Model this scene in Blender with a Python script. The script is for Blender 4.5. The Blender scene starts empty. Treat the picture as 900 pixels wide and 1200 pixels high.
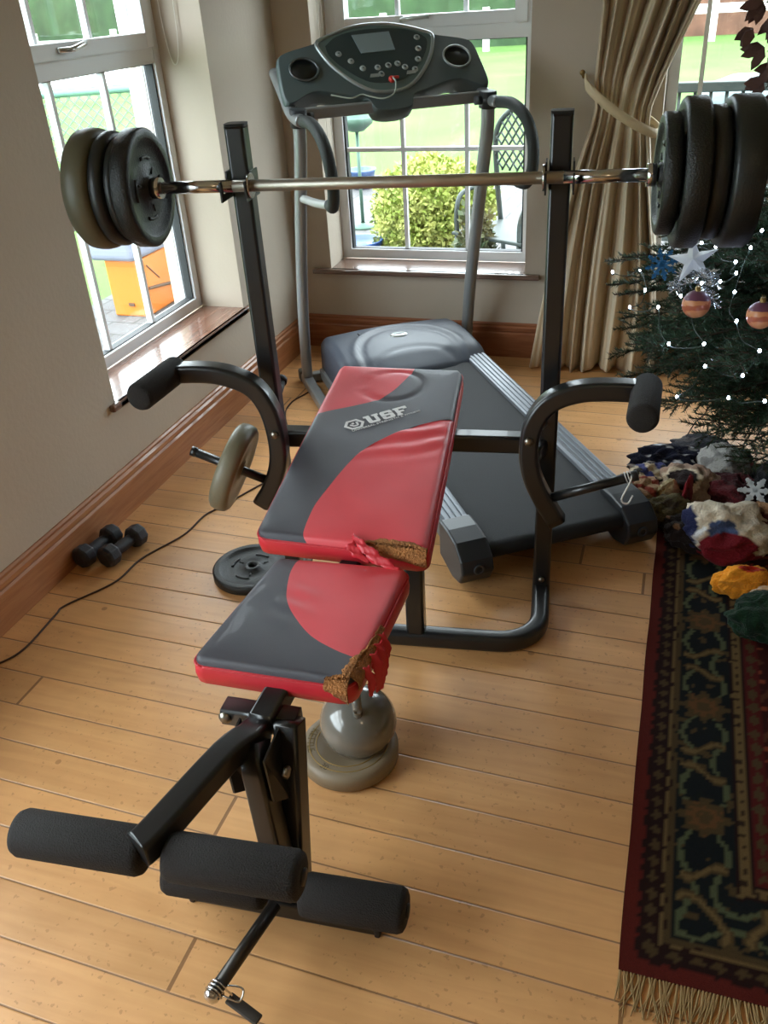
import bpy, bmesh, math, random
from mathutils import Vector, Matrix, noise
V = Vector
PI = math.pi
random.seed(7)
sc = bpy.context.scene
COL = sc.collection

# ------------------------------------------------------------------ materials
MATS = {}
def srgb(c):
    f = lambda v: v/12.92 if v <= .04045 else ((v+.055)/1.055)**2.4
    return tuple(f(x/255) for x in c)+(1,)
def mat(name, rgb, rough=.5, metal=0, bump=0, bscale=200, var=0, vscale=8, coat=0, spec=.5, emit=None, estr=0, sheen=0):
    if name in MATS: return MATS[name]
    m = bpy.data.materials.new(name); m.use_nodes = True
    nt = m.node_tree; b = nt.nodes['Principled BSDF']
    b.inputs['Base Color'].default_value = srgb(rgb)
    b.inputs['Roughness'].default_value = rough
    b.inputs['Metallic'].default_value = metal
    b.inputs['Specular IOR Level'].default_value = spec
    b.inputs['Coat Weight'].default_value = coat
    if sheen:
        b.inputs['Sheen Weight'].default_value = sheen
    tc = nt.nodes.new('ShaderNodeTexCoord')
    if var:
        n = nt.nodes.new('ShaderNodeTexNoise'); n.inputs['Scale'].default_value = vscale
        n.inputs['Detail'].default_value = 6
        nt.links.new(tc.outputs['Object'], n.inputs['Vector'])
        hs = nt.nodes.new('ShaderNodeMapRange')
        hs.inputs['From Min'].default_value = .3; hs.inputs['From Max'].default_value = .7
        hs.inputs['To Min'].default_value = 1-var; hs.inputs['To Max'].default_value = 1+var
        nt.links.new(n.outputs['Fac'], hs.inputs['Value'])
        mx = nt.nodes.new('ShaderNodeVectorMath'); mx.operation = 'SCALE'
        mx.inputs[0].default_value = srgb(rgb)[:3]
        nt.links.new(hs.outputs[0], mx.inputs['Scale'])
        nt.links.new(mx.outputs[0], b.inputs['Base Color'])
    if bump:
        n = nt.nodes.new('ShaderNodeTexNoise'); n.inputs['Scale'].default_value = bscale
        n.inputs['Detail'].default_value = 4
        nt.links.new(tc.outputs['Object'], n.inputs['Vector'])
        bp = nt.nodes.new('ShaderNodeBump'); bp.inputs['Strength'].default_value = bump
        bp.inputs['Distance'].default_value = .01
        nt.links.new(n.outputs['Fac'], bp.inputs['Height'])
        nt.links.new(bp.outputs[0], b.inputs['Normal'])
    if emit:
        b.inputs['Emission Color'].default_value = srgb(emit)
        b.inputs['Emission Strength'].default_value = estr
    MATS[name] = m
    return m

class NT:
    """little node-graph helper"""
    def __init__(s, name, rough=.5, spec=.5):
        s.m = bpy.data.materials.new(name); s.m.use_nodes = True; s.t = s.m.node_tree
        s.b = s.t.nodes['Principled BSDF']; s.b.inputs['Roughness'].default_value = rough
        s.b.inputs['Specular IOR Level'].default_value = spec
    def n(s, typ, **k):
        x = s.t.nodes.new(typ)
        for a, v in k.items():
            if a.startswith('i_'):
                key = a[2:]; key = int(key) if key.isdigit() else key.replace('_', ' ')
                if hasattr(v, 'links') or isinstance(v, bpy.types.NodeSocket): s.t.links.new(v, x.inputs[key])
                else: x.inputs[key].default_value = v
            else: setattr(x, a, v)
        return x
    def l(s, a, b): s.t.links.new(a, b)
    def math(s, op, a, b=None, c=None):
        x = s.t.nodes.new('ShaderNodeMath'); x.operation = op
        for i, v in enumerate((a, b, c)):
            if v is None: continue
            if isinstance(v, (int, float)): x.inputs[i].default_value = v
            else: s.t.links.new(v, x.inputs[i])
        return x.outputs[0]
    def mix(s, f, a, b):
        x = s.t.nodes.new('ShaderNodeMix'); x.data_type = 'RGBA'
        for i, v in ((0, f), (6, a), (7, b)):
            if isinstance(v, (int, float, tuple)): x.inputs[i].default_value = v
            else: s.t.links.new(v, x.inputs[i])
        return x.outputs[2]

def attr_mat(name, rough=.9, bump=.3, bscale=300, sheen=0, spec=.3):
    if name in MATS: return MATS[name]
    g = NT(name, rough, spec)
    a = g.n('ShaderNodeAttribute', attribute_name='Col')
    tc = g.n('ShaderNodeTexCoord')
    no = g.n('ShaderNodeTexNoise', i_Scale=bscale); g.l(tc.outputs['Object'], no.inputs['Vector'])
    f = g.math('MULTIPLY_ADD', no.outputs['Fac'], .6, .7)
    sc_ = g.n('ShaderNodeVectorMath', operation='SCALE'); g.l(a.outputs['Color'], sc_.inputs[0]); g.l(f, sc_.inputs['Scale'])
    g.l(sc_.outputs[0], g.b.inputs['Base Color'])
    bp = g.n('ShaderNodeBump', i_Strength=bump, i_Distance=.005); g.l(no.outputs['Fac'], bp.inputs['Height'])
    g.l(bp.outputs[0], g.b.inputs['Normal'])
    g.b.inputs['Sheen Weight'].default_value = sheen
    MATS[name] = g.m
    return g.m

# ------------------------------------------------------------------ mesh builder
class MB:
    wn = False
    def __init__(s): s.v = []; s.f = []; s.mi = []; s.sm = []; s.col = None
    def add(s, vs, fs, mi=0, smooth=True):
        o = len(s.v); s.v += [V(p) for p in vs]
        for i, f in enumerate(fs):
            s.f.append([o+k for k in f]); s.mi.append(mi if isinstance(mi, int) else mi[i]); s.sm.append(smooth)
        return s
    def box(s, c, size, rot=None, mi=0):
        h = V(size)/2; c = V(c); R = rot or Matrix.Identity(3)
        vs = [c+R@V((x*h.x, y*h.y, z*h.z)) for x in (-1, 1) for y in (-1, 1) for z in (-1, 1)]
        return s.add(vs, [(0,1,3,2),(4,6,7,5),(0,4,5,1),(2,3,7,6),(0,2,6,4),(1,5,7,3)], mi, False)
    def bounds(s, a, b, mi=0):
        a = V(a); b = V(b); return s.box((a+b)/2, (b.x-a.x, b.y-a.y, b.z-a.z), None, mi)
    def sweep(s, path, prof, upv=(0,0,1), cap=True, mi=0, smooth=True, radii=None, closed=False):
        """prof: list of (x,y) swept along path; x along side, y along up"""
        path = [V(p) for p in path]; n = len(path); m = len(prof); vs = []
        up = V(upv)
        for i, p in enumerate(path):
            if closed: d = path[(i+1) % n]-path[i-1]
            elif i == 0: d = path[1]-path[0]
            elif i == n-1: d = path[-1]-path[-2]
            else: d = (path[i+1]-path[i]).normalized()+(path[i]-path[i-1]).normalized()
            d.normalize()
            side = d.cross(up)
            if side.length < 1e-4: side = d.cross(V((1,0,0))) if abs(d.x) < .9 else d.cross(V((0,1,0)))
            side.normalize(); u2 = side.cross(d).normalized()
            k = 1
            if not closed and 0 < i < n-1:
                c = d.dot((path[i+1]-path[i]).normalized()); k = 1/max(c, .5)
            r = radii[i] if radii else 1
            vs += [p+side*(a*r)+u2*(b*r) for a, b in prof]
        fs = []
        for i in range(n if closed else n-1):
            j = (i+1) % n
            for q in range(m):
                w = (q+1) % m
                fs.append((i*m+q, i*m+w, j*m+w, j*m+q))
        s.add(vs, fs, mi, smooth)
        if cap and not closed:
            s.f.append([len(s.v)-len(vs)+q for q in range(m)][::-1]); s.mi.append(mi); s.sm.append(False)
            s.f.append([len(s.v)-m+q for q in range(m)]); s.mi.append(mi); s.sm.append(False)
        return s
    def tube(s, path, r, seg=14, mi=0, radii=None, closed=False, upv=(0,0,1), cap=True):
        return s.sweep(path, [(r*math.cos(2*PI*k/seg), r*math.sin(2*PI*k/seg)) for k in range(seg)], upv, cap, mi, True, radii, closed)
    def sq(s, path, w, h=None, upv=(0,0,1), mi=0, rr=.18):
        """square steel tube with rounded corners"""
        h = h or w; a, b = w/2, h/2; r = min(a, b)*rr*2; pr = []
        for cx, cy, a0 in ((a-r, b-r, 0), (-a+r, b-r, 90), (-a+r, -b+r, 180), (a-r, -b+r, 270)):
            for k in range(4):
                t = math.radians(a0+30*k); pr.append((cx+r*math.cos(t), cy+r*math.sin(t)))
        s.wn = True
        return s.sweep(path, pr, upv, True, mi, True)
    def lathe(s, prof, c=(0,0,0), axis=(0,0,1), seg=48, mi=0, closed=False, smooth=True):
        ax = V(axis).normalized(); a = ax.orthogonal().normalized(); b = ax.cross(a); c = V(c)
        vs = []
        for r, z in prof:
            for k in range(seg):
                t = 2*PI*k/seg; vs.append(c+ax*z+(a*math.cos(t)+b*math.sin(t))*r)
        fs = []; m = len(prof)
        for i in range(m if closed else m-1):
            j = (i+1) % m
            for k in range(seg):
                w = (k+1) % seg; fs.append((i*seg+k, i*seg+w, j*seg+w, j*seg+k))
        return s.add(vs, fs, mi, smooth)
    def prism(s, pts, d, mi=0, smooth=False):
        """pts: closed 3d polygon, d: extrusion vector"""
        d = V(d); n = len(pts); vs = [V(p) for p in pts]+[V(p)+d for p in pts]
        fs = [tuple(range(n))[::-1], tuple(range(n, 2*n))]+[(i, (i+1) % n, n+(i+1) % n, n+i) for i in range(n)]
        return s.add(vs, fs, mi, smooth)
    def sphere(s, c, r, seg=16, mi=0, scale=(1,1,1)):
        c = V(c); vs = []; fs = []; rn = seg//2
        for i in range(rn+1):
            p = PI*i/rn
            for k in range(seg):
                t = 2*PI*k/seg
                vs.append(c+V((math.sin(p)*math.cos(t)*r*scale[0], math.sin(p)*math.sin(t)*r*scale[1], math.cos(p)*r*scale[2])))
        for i in range(rn):
            for k in range(seg):
                w = (k+1) % seg; fs.append((i*seg+k, (i+1)*seg+k, (i+1)*seg+w, i*seg+w))
        return s.add(vs, fs, mi)
    def grid(s, f, nu, nv, mi=0, mif=None):
        vs = [f(i/nu, j/nv) for j in range(nv+1) for i in range(nu+1)]; fs = []; ms = []
        for j in range(nv):
            for i in range(nu):
                a = j*(nu+1)+i; fs.append((a, a+1, a+nu+2, a+nu+1)); ms.append(mif(i, j) if mif else mi)
        return s.add(vs, fs, ms)
    def build(s, name, m, parent=None, bevel=0, seg=2, weld=True, fixn=True, local=False, subsurf=0, solid=0):
        me = bpy.data.meshes.new(name)
        off = V((0,0,0))
        if parent is not None and not local:
            p = parent
            inv = wmat(p).inverted()
            vv = [inv@q for q in s.v]
        else: vv = s.v
        me.from_pydata(vv, [], s.f)
        for i, p in enumerate(me.polygons): p.material_index = s.mi[i]; p.use_smooth = s.sm[i]
        for q in (m if isinstance(m, (list, tuple)) else [m]): me.materials.append(q)
        if weld or fixn:
            bm = bmesh.new(); bm.from_mesh(me)
            if weld: bmesh.ops.remove_doubles(bm, verts=bm.verts, dist=1e-5)
            if fixn: bmesh.ops.recalc_face_normals(bm, faces=bm.faces)
            bm.to_mesh(me); bm.free()
        o = bpy.data.objects.new(name, me); COL.objects.link(o)
        if parent is not None: o.parent = parent
        if solid:
            md = o.modifiers.new('solid', 'SOLIDIFY'); md.thickness = solid; md.offset = 0
        if bevel:
            md = o.modifiers.new('bevel', 'BEVEL'); md.width = bevel; md.segments = seg; md.limit_method = 'ANGLE'; md.angle_limit = .7
            md.harden_normals = False
        if s.wn:
            md = o.modifiers.new('wn', 'WEIGHTED_NORMAL'); md.weight = 100; md.keep_sharp = False
        if subsurf:
            md = o.modifiers.new('sub', 'SUBSURF'); md.levels = subsurf; md.render_levels = subsurf
        return o

def wmat(o):
    m = Matrix.LocRotScale(o.location, o.rotation_euler, o.scale)
    return wmat(o.parent)@m if o.parent else m
def tag(o, label, cat, group=None, kind=None):
    o['label'] = label; o['category'] = cat
    if group: o['group'] = group
    if kind: o['kind'] = kind
    return o
def thing(name, label, cat, loc=(0,0,0), group=None, kind=None, rz=0):
    o = bpy.data.objects.new(name, None); COL.objects.link(o); o.location = loc; o.rotation_euler = (0, 0, rz)
    o.empty_display_size = .1
    return tag(o, label, cat, group, kind)
def copy_tree(o, parent=None):
    c = o.copy(); COL.objects.link(c)
    if parent: c.parent = parent
    for ch in [x for x in bpy.data.objects if x.parent == o]: copy_tree(ch, c)
    return c
def struct(o, label=None, cat=None):
    o['kind'] = 'structure'
    if label: o['label'] = label
    if cat: o['category'] = cat
    return o
def catmull(pts, n=6):
    P = [V(p) for p in pts]; P = [P[0]*2-P[1]]+P+[P[-1]*2-P[-2]]; out = []
    for i in range(1, len(P)-2):
        for k in range(n):
            t = k/n; a, b, c, d = P[i-1:i+3]
            out.append(.5*((2*b)+(c-a)*t+(2*a-5*b+4*c-d)*t*t+(3*b-a-3*c+d)*t**3))
    out.append(P[-2]); return out

# ------------------------------------------------------------------ camera
CX, CZ = 1.76407667, 1.55
yaw, pit, rol, FPX = -0.34256432, 0.54514422, -0.06745762, 1007.7
f = V((math.sin(yaw)*math.cos(pit), math.cos(yaw)*math.cos(pit), -math.sin(pit)))
rt = V((math.cos(yaw), -math.sin(yaw), 0)); up = rt.cross(f)
rt, up = math.cos(rol)*rt+math.sin(rol)*up, -math.sin(rol)*rt+math.cos(rol)*up
cd = bpy.data.cameras.new('camera'); cam = bpy.data.objects.new('camera', cd); COL.objects.link(cam)
M = Matrix((rt, up, -f)).transposed().to_4x4(); M.translation = V((CX, 0, CZ)); cam.matrix_world = M
cd.sensor_fit = 'HORIZONTAL'; cd.sensor_width = 36; cd.lens = FPX/900*36; cd.clip_start = .05; cd.clip_end = 300
sc.camera = cam

# ------------------------------------------------------------------ base materials
wall_m = mat('painted_plaster', (192,180,164), .85, bump=.12, bscale=60, var=.03, vscale=3)
white_m = mat('white_upvc', (232,235,238), .35)
gasket = mat('black_gasket', (40,42,44), .6)
chrome = mat('chrome', (200,200,200), .18, 1)
barsteel = mat('brushed_bar_steel', (176,168,156), .38, .85, bump=.1, bscale=500, var=.08, vscale=20)
black_m = mat('black_powder_coat', (26,26,27), .33, coat=.2)
foam_m = mat('black_foam', (27,22,20), .85, bump=.5, bscale=350)
bolt_m = mat('zinc_bolt', (150,145,135), .35, 1)

def wood_floor():
    g = NT('floor_boards', .38, .5)
    tc = g.n('ShaderNodeTexCoord'); sx = g.n('ShaderNodeSeparateXYZ'); g.l(tc.outputs['Object'], sx.inputs[0])
    x, y = sx.outputs[0], sx.outputs[1]
    yy = g.math('ADD', g.math('MULTIPLY_ADD', x, .0204, y), -1.4985+11.07)      # board joints
    row = g.math('DIVIDE', yy, .1107)
    fr = g.math('FRACT', row); idx = g.math('FLOOR', row)
    rnd = g.n('ShaderNodeTexWhiteNoise', noise_dimensions='1D'); g.l(idx, rnd.inputs['W'])
    xs = g.math('DIVIDE', g.math('ADD', x, g.math('MULTIPLY', rnd.outputs['Value'], 7.3)), 3.4)
    fx = g.math('FRACT', xs); ix = g.math('FLOOR', xs)
    rnd2 = g.n('ShaderNodeTexWhiteNoise', noise_dimensions='2D')
    cv = g.n('ShaderNodeCombineXYZ'); g.l(idx, cv.inputs[0]); g.l(ix, cv.inputs[1]); g.l(cv.outputs[0], rnd2.inputs['Vector'])
    # grain
    gv = g.n('ShaderNodeCombineXYZ'); g.l(g.math('MULTIPLY', x, 2.2), gv.inputs[0]); g.l(g.math('MULTIPLY', y, 30), gv.inputs[1]); g.l(g.math('MULTIPLY', rnd2.outputs['Value'], 37), gv.inputs[2])
    gn = g.n('ShaderNodeTexNoise', i_Scale=1.0, i_Detail=6.0, i_Distortion=1.2); g.l(gv.outputs[0], gn.inputs['Vector'])
    bn = g.n('ShaderNodeTexNoise', i_Scale=9.0, i_Detail=5.0); g.l(tc.outputs['Object'], bn.inputs['Vector'])
    c1 = g.mix(gn.outputs['Fac'], srgb((224,172,116)), srgb((194,140,88)))
    tone = g.math('MULTIPLY_ADD', rnd2.outputs['Value'], .22, .88)
    tone = g.math('MULTIPLY', tone, g.math('MULTIPLY_ADD', bn.outputs['Fac'], .3, .85))
    sc_ = g.n('ShaderNodeVectorMath', operation='SCALE'); g.l(c1, sc_.inputs[0]); g.l(tone, sc_.inputs['Scale'])
    # small knots and dents
    vo = g.n('ShaderNodeTexVoronoi', i_Scale=5.5); g.l(tc.outputs['Object'], vo.inputs['Vector'])
    kn = g.math('LESS_THAN', g.math('ADD', vo.outputs['Distance'], g.math('MULTIPLY', gn.outputs['Fac'], .05)), .07)
    c2 = g.mix(g.math('MULTIPLY', kn, .45), sc_.outputs[0], srgb((110,62,32)))
    fl = g.n('ShaderNodeTexNoise', i_Scale=70.0, i_Detail=2.0); g.l(tc.outputs['Object'], fl.inputs['Vector'])
    wm_ = g.n('ShaderNodeTexNoise', i_Scale=2.3, i_Detail=2.0); g.l(tc.outputs['Object'], wm_.inputs['Vector'])
    flk = g.math('MULTIPLY', g.math('GREATER_THAN', fl.outputs['Fac'], .66), g.math('GREATER_THAN', wm_.outputs['Fac'], .45))
    c2 = g.mix(g.math('MULTIPLY', flk, .35), c2, srgb((140,92,54)))
    e = g.math('MINIMUM', fr, g.math('SUBTRACT', 1, fr))
    gap = g.math('LESS_THAN', e, .016)
    ex = g.math('MINIMUM', fx, g.math('SUBTRACT', 1, fx))
    gapx = g.math('LESS_THAN', ex, .0012)
    gg = g.math('MAXIMUM', gap, gapx)
    c3 = g.mix(g.math('MULTIPLY', gg, .7), c2, srgb((92,55,30)))
    g.l(c3, g.b.inputs['Base Color'])
    rr = g.math('MULTIPLY_ADD', bn.outputs['Fac'], .25, .26); g.l(rr, g.b.inputs['Roughness'])
    h = g.math('SUBTRACT', g.math('MULTIPLY', gn.outputs['Fac'], .12), g.math('MULTIPLY', g.math('SUBTRACT', 1, g.math('MINIMUM', g.math('MULTIPLY', e, 30), 1)), 1.0))
    bp = g.n('ShaderNodeBump', i_Strength=.5, i_Distance=.003); g.l(h, bp.inputs['Height']); g.l(bp.outputs[0], g.b.inputs['Normal'])
    return g.m

def stained(name, c1, c2, rough=.35, axis=0, coat=.3):
    g = NT(name, rough); tc = g.n('ShaderNodeTexCoord'); mp = g.n('ShaderNodeMapping')
    s = [14, 14, 14]; s[axis] = 1.2; mp.inputs['Scale'].default_value = s
    g.l(tc.outputs['Object'], mp.inputs['Vector'])
    no = g.n('ShaderNodeTexNoise', i_Scale=2.5, i_Detail=6.0, i_Distortion=1.5); g.l(mp.outputs[0], no.inputs['Vector'])
    cr = g.n('ShaderNodeMapRange', i_1=.35, i_2=.65); g.l(no.outputs['Fac'], cr.inputs['Value'])
    g.l(g.mix(cr.outputs[0], srgb(c1), srgb(c2)), g.b.inputs['Base Color'])
    g.b.inputs['Coat Weight'].default_value = coat
    bp = g.n('ShaderNodeBump', i_Strength=.15, i_Distance=.003); g.l(no.outputs['Fac'], bp.inputs['Height']); g.l(bp.outputs[0], g.b.inputs['Normal'])
    return g.m
def glass_mat():
    m = bpy.data.materials.new('window_glass'); m.use_nodes = True; t = m.node_tree; t.nodes.clear()
    o = t.nodes.new('ShaderNodeOutputMaterial'); tr = t.nodes.new('ShaderNodeBsdfTransparent'); gl = t.nodes.new('ShaderNodeBsdfGlossy')
    gl.inputs['Roughness'].default_value = .02; tr.inputs['Color'].default_value = (.93, .96, .95, 1)
    lw = t.nodes.new('ShaderNodeLayerWeight'); lw.inputs['Blend'].default_value = .5; mx = t.nodes.new('ShaderNodeMixShader')
    pw = t.nodes.new('ShaderNodeMath'); pw.operation = 'POWER'; pw.inputs[1].default_value = 5; t.links.new(lw.outputs['Facing'], pw.inputs[0])
    fr = t.nodes.new('ShaderNodeMath'); fr.operation = 'MULTIPLY_ADD'; fr.inputs[1].default_value = .9; fr.inputs[2].default_value = .04; t.links.new(pw.outputs[0], fr.inputs[0])
    t.links.new(fr.outputs[0], mx.inputs[0]); t.links.new(tr.outputs[0], mx.inputs[1]); t.links.new(gl.outputs[0], mx.inputs[2]); t.links.new(mx.outputs[0], o.inputs[0])
    return m
glass = glass_mat()
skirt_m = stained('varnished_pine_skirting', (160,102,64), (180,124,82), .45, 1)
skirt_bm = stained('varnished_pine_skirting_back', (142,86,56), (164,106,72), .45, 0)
sill_l = stained('stained_wood_sill', (112,80,66), (134,98,82), .22, 1, .6)
sill_b = stained('stained_wood_sill_back', (104,82,72), (128,104,92), .25, 0, .6)

# ------------------------------------------------------------------ room shell
D = 3.93; ZC = 2.45; XR = 4.8; YB = -2.6; T = .34
struct(MB().bounds((-.0, YB, -.06), (XR, D, 0)).build('floor', wood_floor()))
struct(MB().bounds((-T, YB-T, ZC), (XR+T, D+T, ZC+.1)).build('ceiling', mat('ceiling_paint', (225,220,210), .9)))

def wall_with_holes(name, axis, p0, p1, a0, a1, z0, z1, holes, m):
    """wall slab between planes p0..p1 (on 'axis'), spanning a0..a1 and z0..z1; holes (a,b,za,zb)"""
    mb = MB()
    A = sorted({a0, a1, *[h[0] for h in holes], *[h[1] for h in holes]}); Z = sorted({z0, z1, *[h[2] for h in holes], *[h[3] for h in holes]})
    def solid(i, j):
        if i < 0 or j < 0 or i >= len(A)-1 or j >= len(Z)-1: return False
        ca, cz = (A[i]+A[i+1])/2, (Z[j]+Z[j+1])/2
        return not any(h[0] < ca < h[1] and h[2] < cz < h[3] for h in holes)
    def P(p, a, z): return (p, a, z) if axis == 'x' else (a, p, z)
    for i in range(len(A)-1):
        for j in range(len(Z)-1):
            if not solid(i, j): continue
            a, b, c, d = A[i], A[i+1], Z[j], Z[j+1]
            for p in (p0, p1): mb.add([P(p,a,c),P(p,b,c),P(p,b,d),P(p,a,d)], [(0,1,2,3)], 0, False)
            for (di, dj, q) in ((-1,0,[(a,c),(a,d)]), (1,0,[(b,c),(b,d)]), (0,-1,[(a,c),(b,c)]), (0,1,[(a,d),(b,d)])):
                if not solid(i+di, j+dj):
                    (s1,t1),(s2,t2) = q
                    mb.add([P(p0,s1,t1),P(p0,s2,t2),P(p1,s2,t2),P(p1,s1,t1)], [(0,1,2,3)], 0, False)
    return struct(mb.build(name, m))
ZL = .375     # underside of the sills
wall_with_holes('wall_left', 'x', -T, 0, YB, D, 0, ZC, [(2.285, 3.30, ZL, 2.0), (-1.2, 1.2, ZL, 2.0)], wall_m)
wall_with_holes('wall_back', 'y', D, D+T, -T, XR+T, 0, ZC, [(.175, 1.125, ZL, 2.0), (1.66, 3.3, ZL, 2.0)], wall_m)
wall_with_holes('wall_right', 'x', XR, XR+T, YB, D, 0, ZC, [], wall_m)
wall_with_holes('wall_front', 'y', YB-T, YB, -T, XR+T, 0, ZC, [], wall_m)

def skirting(name, path, m, h=.165):
    prof = [(0,0),(.02,0),(.02,h-.05),(.014,h-.043),(.018,h-.035),(.018,h-.022),(.01,h-.015),(.012,h-.006),(.006,h),(0,h)]
    mb = MB()
    (x0,y0),(x1,y1) = path; d = V((x1-x0, y1-y0, 0)).normalized(); nrm = V((d.y, -d.x, 0))
    a = [V((x0,y0,0))+nrm*px+V((0,0,pz)) for px,pz in prof]; b = [V((x1,y1,0))+nrm*px+V((0,0,pz)) for px,pz in prof]
    n = len(prof); mb.add(a+b, [(i,(i+1)%n,n+(i+1)%n,n+i) for i in range(n)]+[tuple(range(n)), tuple(range(n,2*n))], 0, False)
    return struct(mb.build(name, m))
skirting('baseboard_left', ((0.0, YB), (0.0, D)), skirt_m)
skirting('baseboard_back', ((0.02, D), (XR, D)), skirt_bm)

def window(name, axis, plane, a0, a1, z0, z1, ztr, vb, hb, top_vb, out=-1, depth=.06):
    """uPVC casement. plane = inner face coordinate on axis, out = outward direction"""
    root = thing(name, 'x', 'window'); del root['label']; del root['category']; root['kind'] = 'structure'
    def B(mb, a, b, za, zb, d0, d1):
        p, q = sorted((plane+out*d0, plane+out*d1))
        return mb.bounds((p, a, za), (q, b, zb)) if axis == 'x' else mb.bounds((a, p, za), (b, q, zb))
    fr = MB(); w = .045
    B(fr, a0, a0+w, z0, z1, 0, depth); B(fr, a1-w, a1, z0, z1, 0, depth)
    B(fr, a0+w, a1-w, z0, z0+w, 0, depth); B(fr, a0+w, a1-w, z1-w, z1, 0, depth)
    B(fr, a0+w, a1-w, ztr, ztr+.055, 0, depth)
    fr.build('window_frame', white_m, root, bevel=.004)
    sa = MB(); s = .05
    zt = ztr+.055
    B(sa, a0+w, a0+w+s, zt, z1-w, -.012, depth-.01); B(sa, a1-w-s, a1-w, zt, z1-w, -.012, depth-.01)
    B(sa, a0+w+s, a1-w-s, zt, zt+s, -.012, depth-.01); B(sa, a0+w+s, a1-w-s, z1-w-s, z1-w, -.012, depth-.01)
    sa.build('opening_sash', white_m, root, bevel=.004)
    gk = MB(); t = .008; l0, l1, k0, k1 = a0+w, a1-w, z0+w, ztr
    B(gk, l0, l0+t, k0, k1, .012, depth-.012); B(gk, l1-t, l1, k0, k1, .012, depth-.012)
    B(gk, l0+t, l1-t, k0, k0+t*.4, .012, depth-.012); B(gk, l0+t, l1-t, k1-t*.4, k1, .012, depth-.012)
    gk.build('gasket', gasket, root)
    m0, m1 = depth*.5-.004, depth*.5+.004
    B(MB(), l0, l1, k0, k1, m0, m1).build('pane', glass, root)
    B(MB(), a0+w+s, a1-w-s, zt+s, z1-w-s, m0, m1).build('pane', glass, root)
    for a in vb: B(MB(), a-.009, a+.009, k0, k1, m0-.008, m1+.008).build('glazing_bar', white_m, root)
    for z in hb: B(MB(), l0, l1, z-.009, z+.009, m0-.009, m1+.009).build('glazing_bar', white_m, root)
    for a in top_vb: B(MB(), a-.009, a+.009, zt+s, z1-w-s, m0-.008, m1+.008).build('glazing_bar', white_m, root)
    return root, B
# left window
W1, B1 = window('window_1', 'x', -.20, 2.285, 3.30, .40, 2.0, 1.36, (2.62, 2.93), (.905,), (2.60, 2.90))
def handle(root, pts, m):
    mb = MB(); mb.tube(catmull(pts, 4), .009, 8); return mb.build('handle', m, root)
handle(W1, [(-.19, 2.66, 1.443), (-.165, 2.70, 1.442), (-.163, 2.75, 1.45), (-.17, 2.79, 1.455)], chrome)
# unseen twin behind the camera's left, the source of the light on the near floor
W3, B3 = window('window_3', 'x', -.20, -1.2, 1.2, .40, 2.0, 1.36, (-.6, 0, .6), (.905,), (-.6, 0, .6))
# back window
W2, B2 = window('window_2', 'y', 4.115, .175, 1.125, .40, 2.0, 1.345, (.505, .81), (.905,), (.505, .81), out=1)
handle(W2, [(.53, 4.10, 1.432), (.56, 4.085, 1.437), (.62, 4.083, 1.44), (.66, 4.083, 1.442)], mat('satin_handle', (175,180,178), .3, 1))
struct(MB().bounds((-.2, 2.285, ZL), (.022, 3.30, .40)).bounds((0.0, 2.245, ZL), (.022, 3.34, .40)).build('trim_1', sill_l, bevel=.006))
struct(MB().bounds((.175, D-.025, ZL), (1.125, 4.115, .40)).bounds((.085, D-.03, ZL), (1.195, D, .40)).build('trim_2', sill_b, bevel=.006))
struct(MB().bounds((-.2, -1.2, ZL), (.022, 1.2, .40)).build('trim_3', sill_l, bevel=.006))

# wide window on the back wall, right of the curtain
dr = bpy.data.objects.new('window_4', None); COL.objects.link(dr); dr['kind'] = 'structure'
mb = MB(); y0, y1 = 4.115, 4.175
for x0, x1, z0, z1 in ((1.66,1.705,.40,2.0),(3.255,3.3,.40,2.0),(1.705,3.255,1.955,2.0),(1.705,3.255,.40,.445),(2.46,2.52,.445,1.955)):
    mb.bounds((x0,y0,z0),(x1,y1,z1))
mb.build('window_frame', white_m, dr, bevel=.004)
for a, b, xs_ in ((1.705, 2.46, (1.793, 2.12)), (2.52, 3.255, (2.765, 3.01))):
    MB().bounds((a, 4.141, .445), (b, 4.149, 1.955)).build('pane', glass, dr)
    for x in xs_: MB().bounds((x-.009, 4.133, .445), (x+.009, 4.157, 1.955)).build('glazing_bar', white_m, dr)
    MB().bounds((a, 4.132, .896), (b, 4.158, .914)).build('glazing_bar', white_m, dr)
struct(MB().bounds((1.66, D-.025, ZL), (3.3, 4.115, .40)).bounds((1.60, D-.03, ZL), (3.36, D, .40)).build('trim_5', sill_b, bevel=.006))

# blind cords hanging beside the two windows
cord_m = mat('white_cord', (215,210,200), .7)
mb = MB(); mb.tube(catmull([(-.168,3.288,2.05),(-.165,3.288,1.6),(-.155,3.287,1.42),(-.135,3.286,1.35),(-.11,3.287,1.40),(-.10,3.288,1.6),(-.10,3.288,2.05)], 8), .0018, 6)
tag(mb.build('blind_cord', cord_m), 'thin looped blind cord hanging against the reveal of the left window', 'cord')
mb = MB(); mb.tube(catmull([(.19,4.0,2.05),(.187,4.0,1.2),(.188,3.99,.80),(.2,3.985,.70),(.213,3.985,.66),(.222,3.985,.70),(.215,4.0,.86),(.20,4.02,1.1),(.198,4.02,2.05)], 8), .0016, 6)
tag(mb.build('blind_cord', cord_m), 'thin looped blind cord hanging at the left edge of the back window', 'cord')

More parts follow.
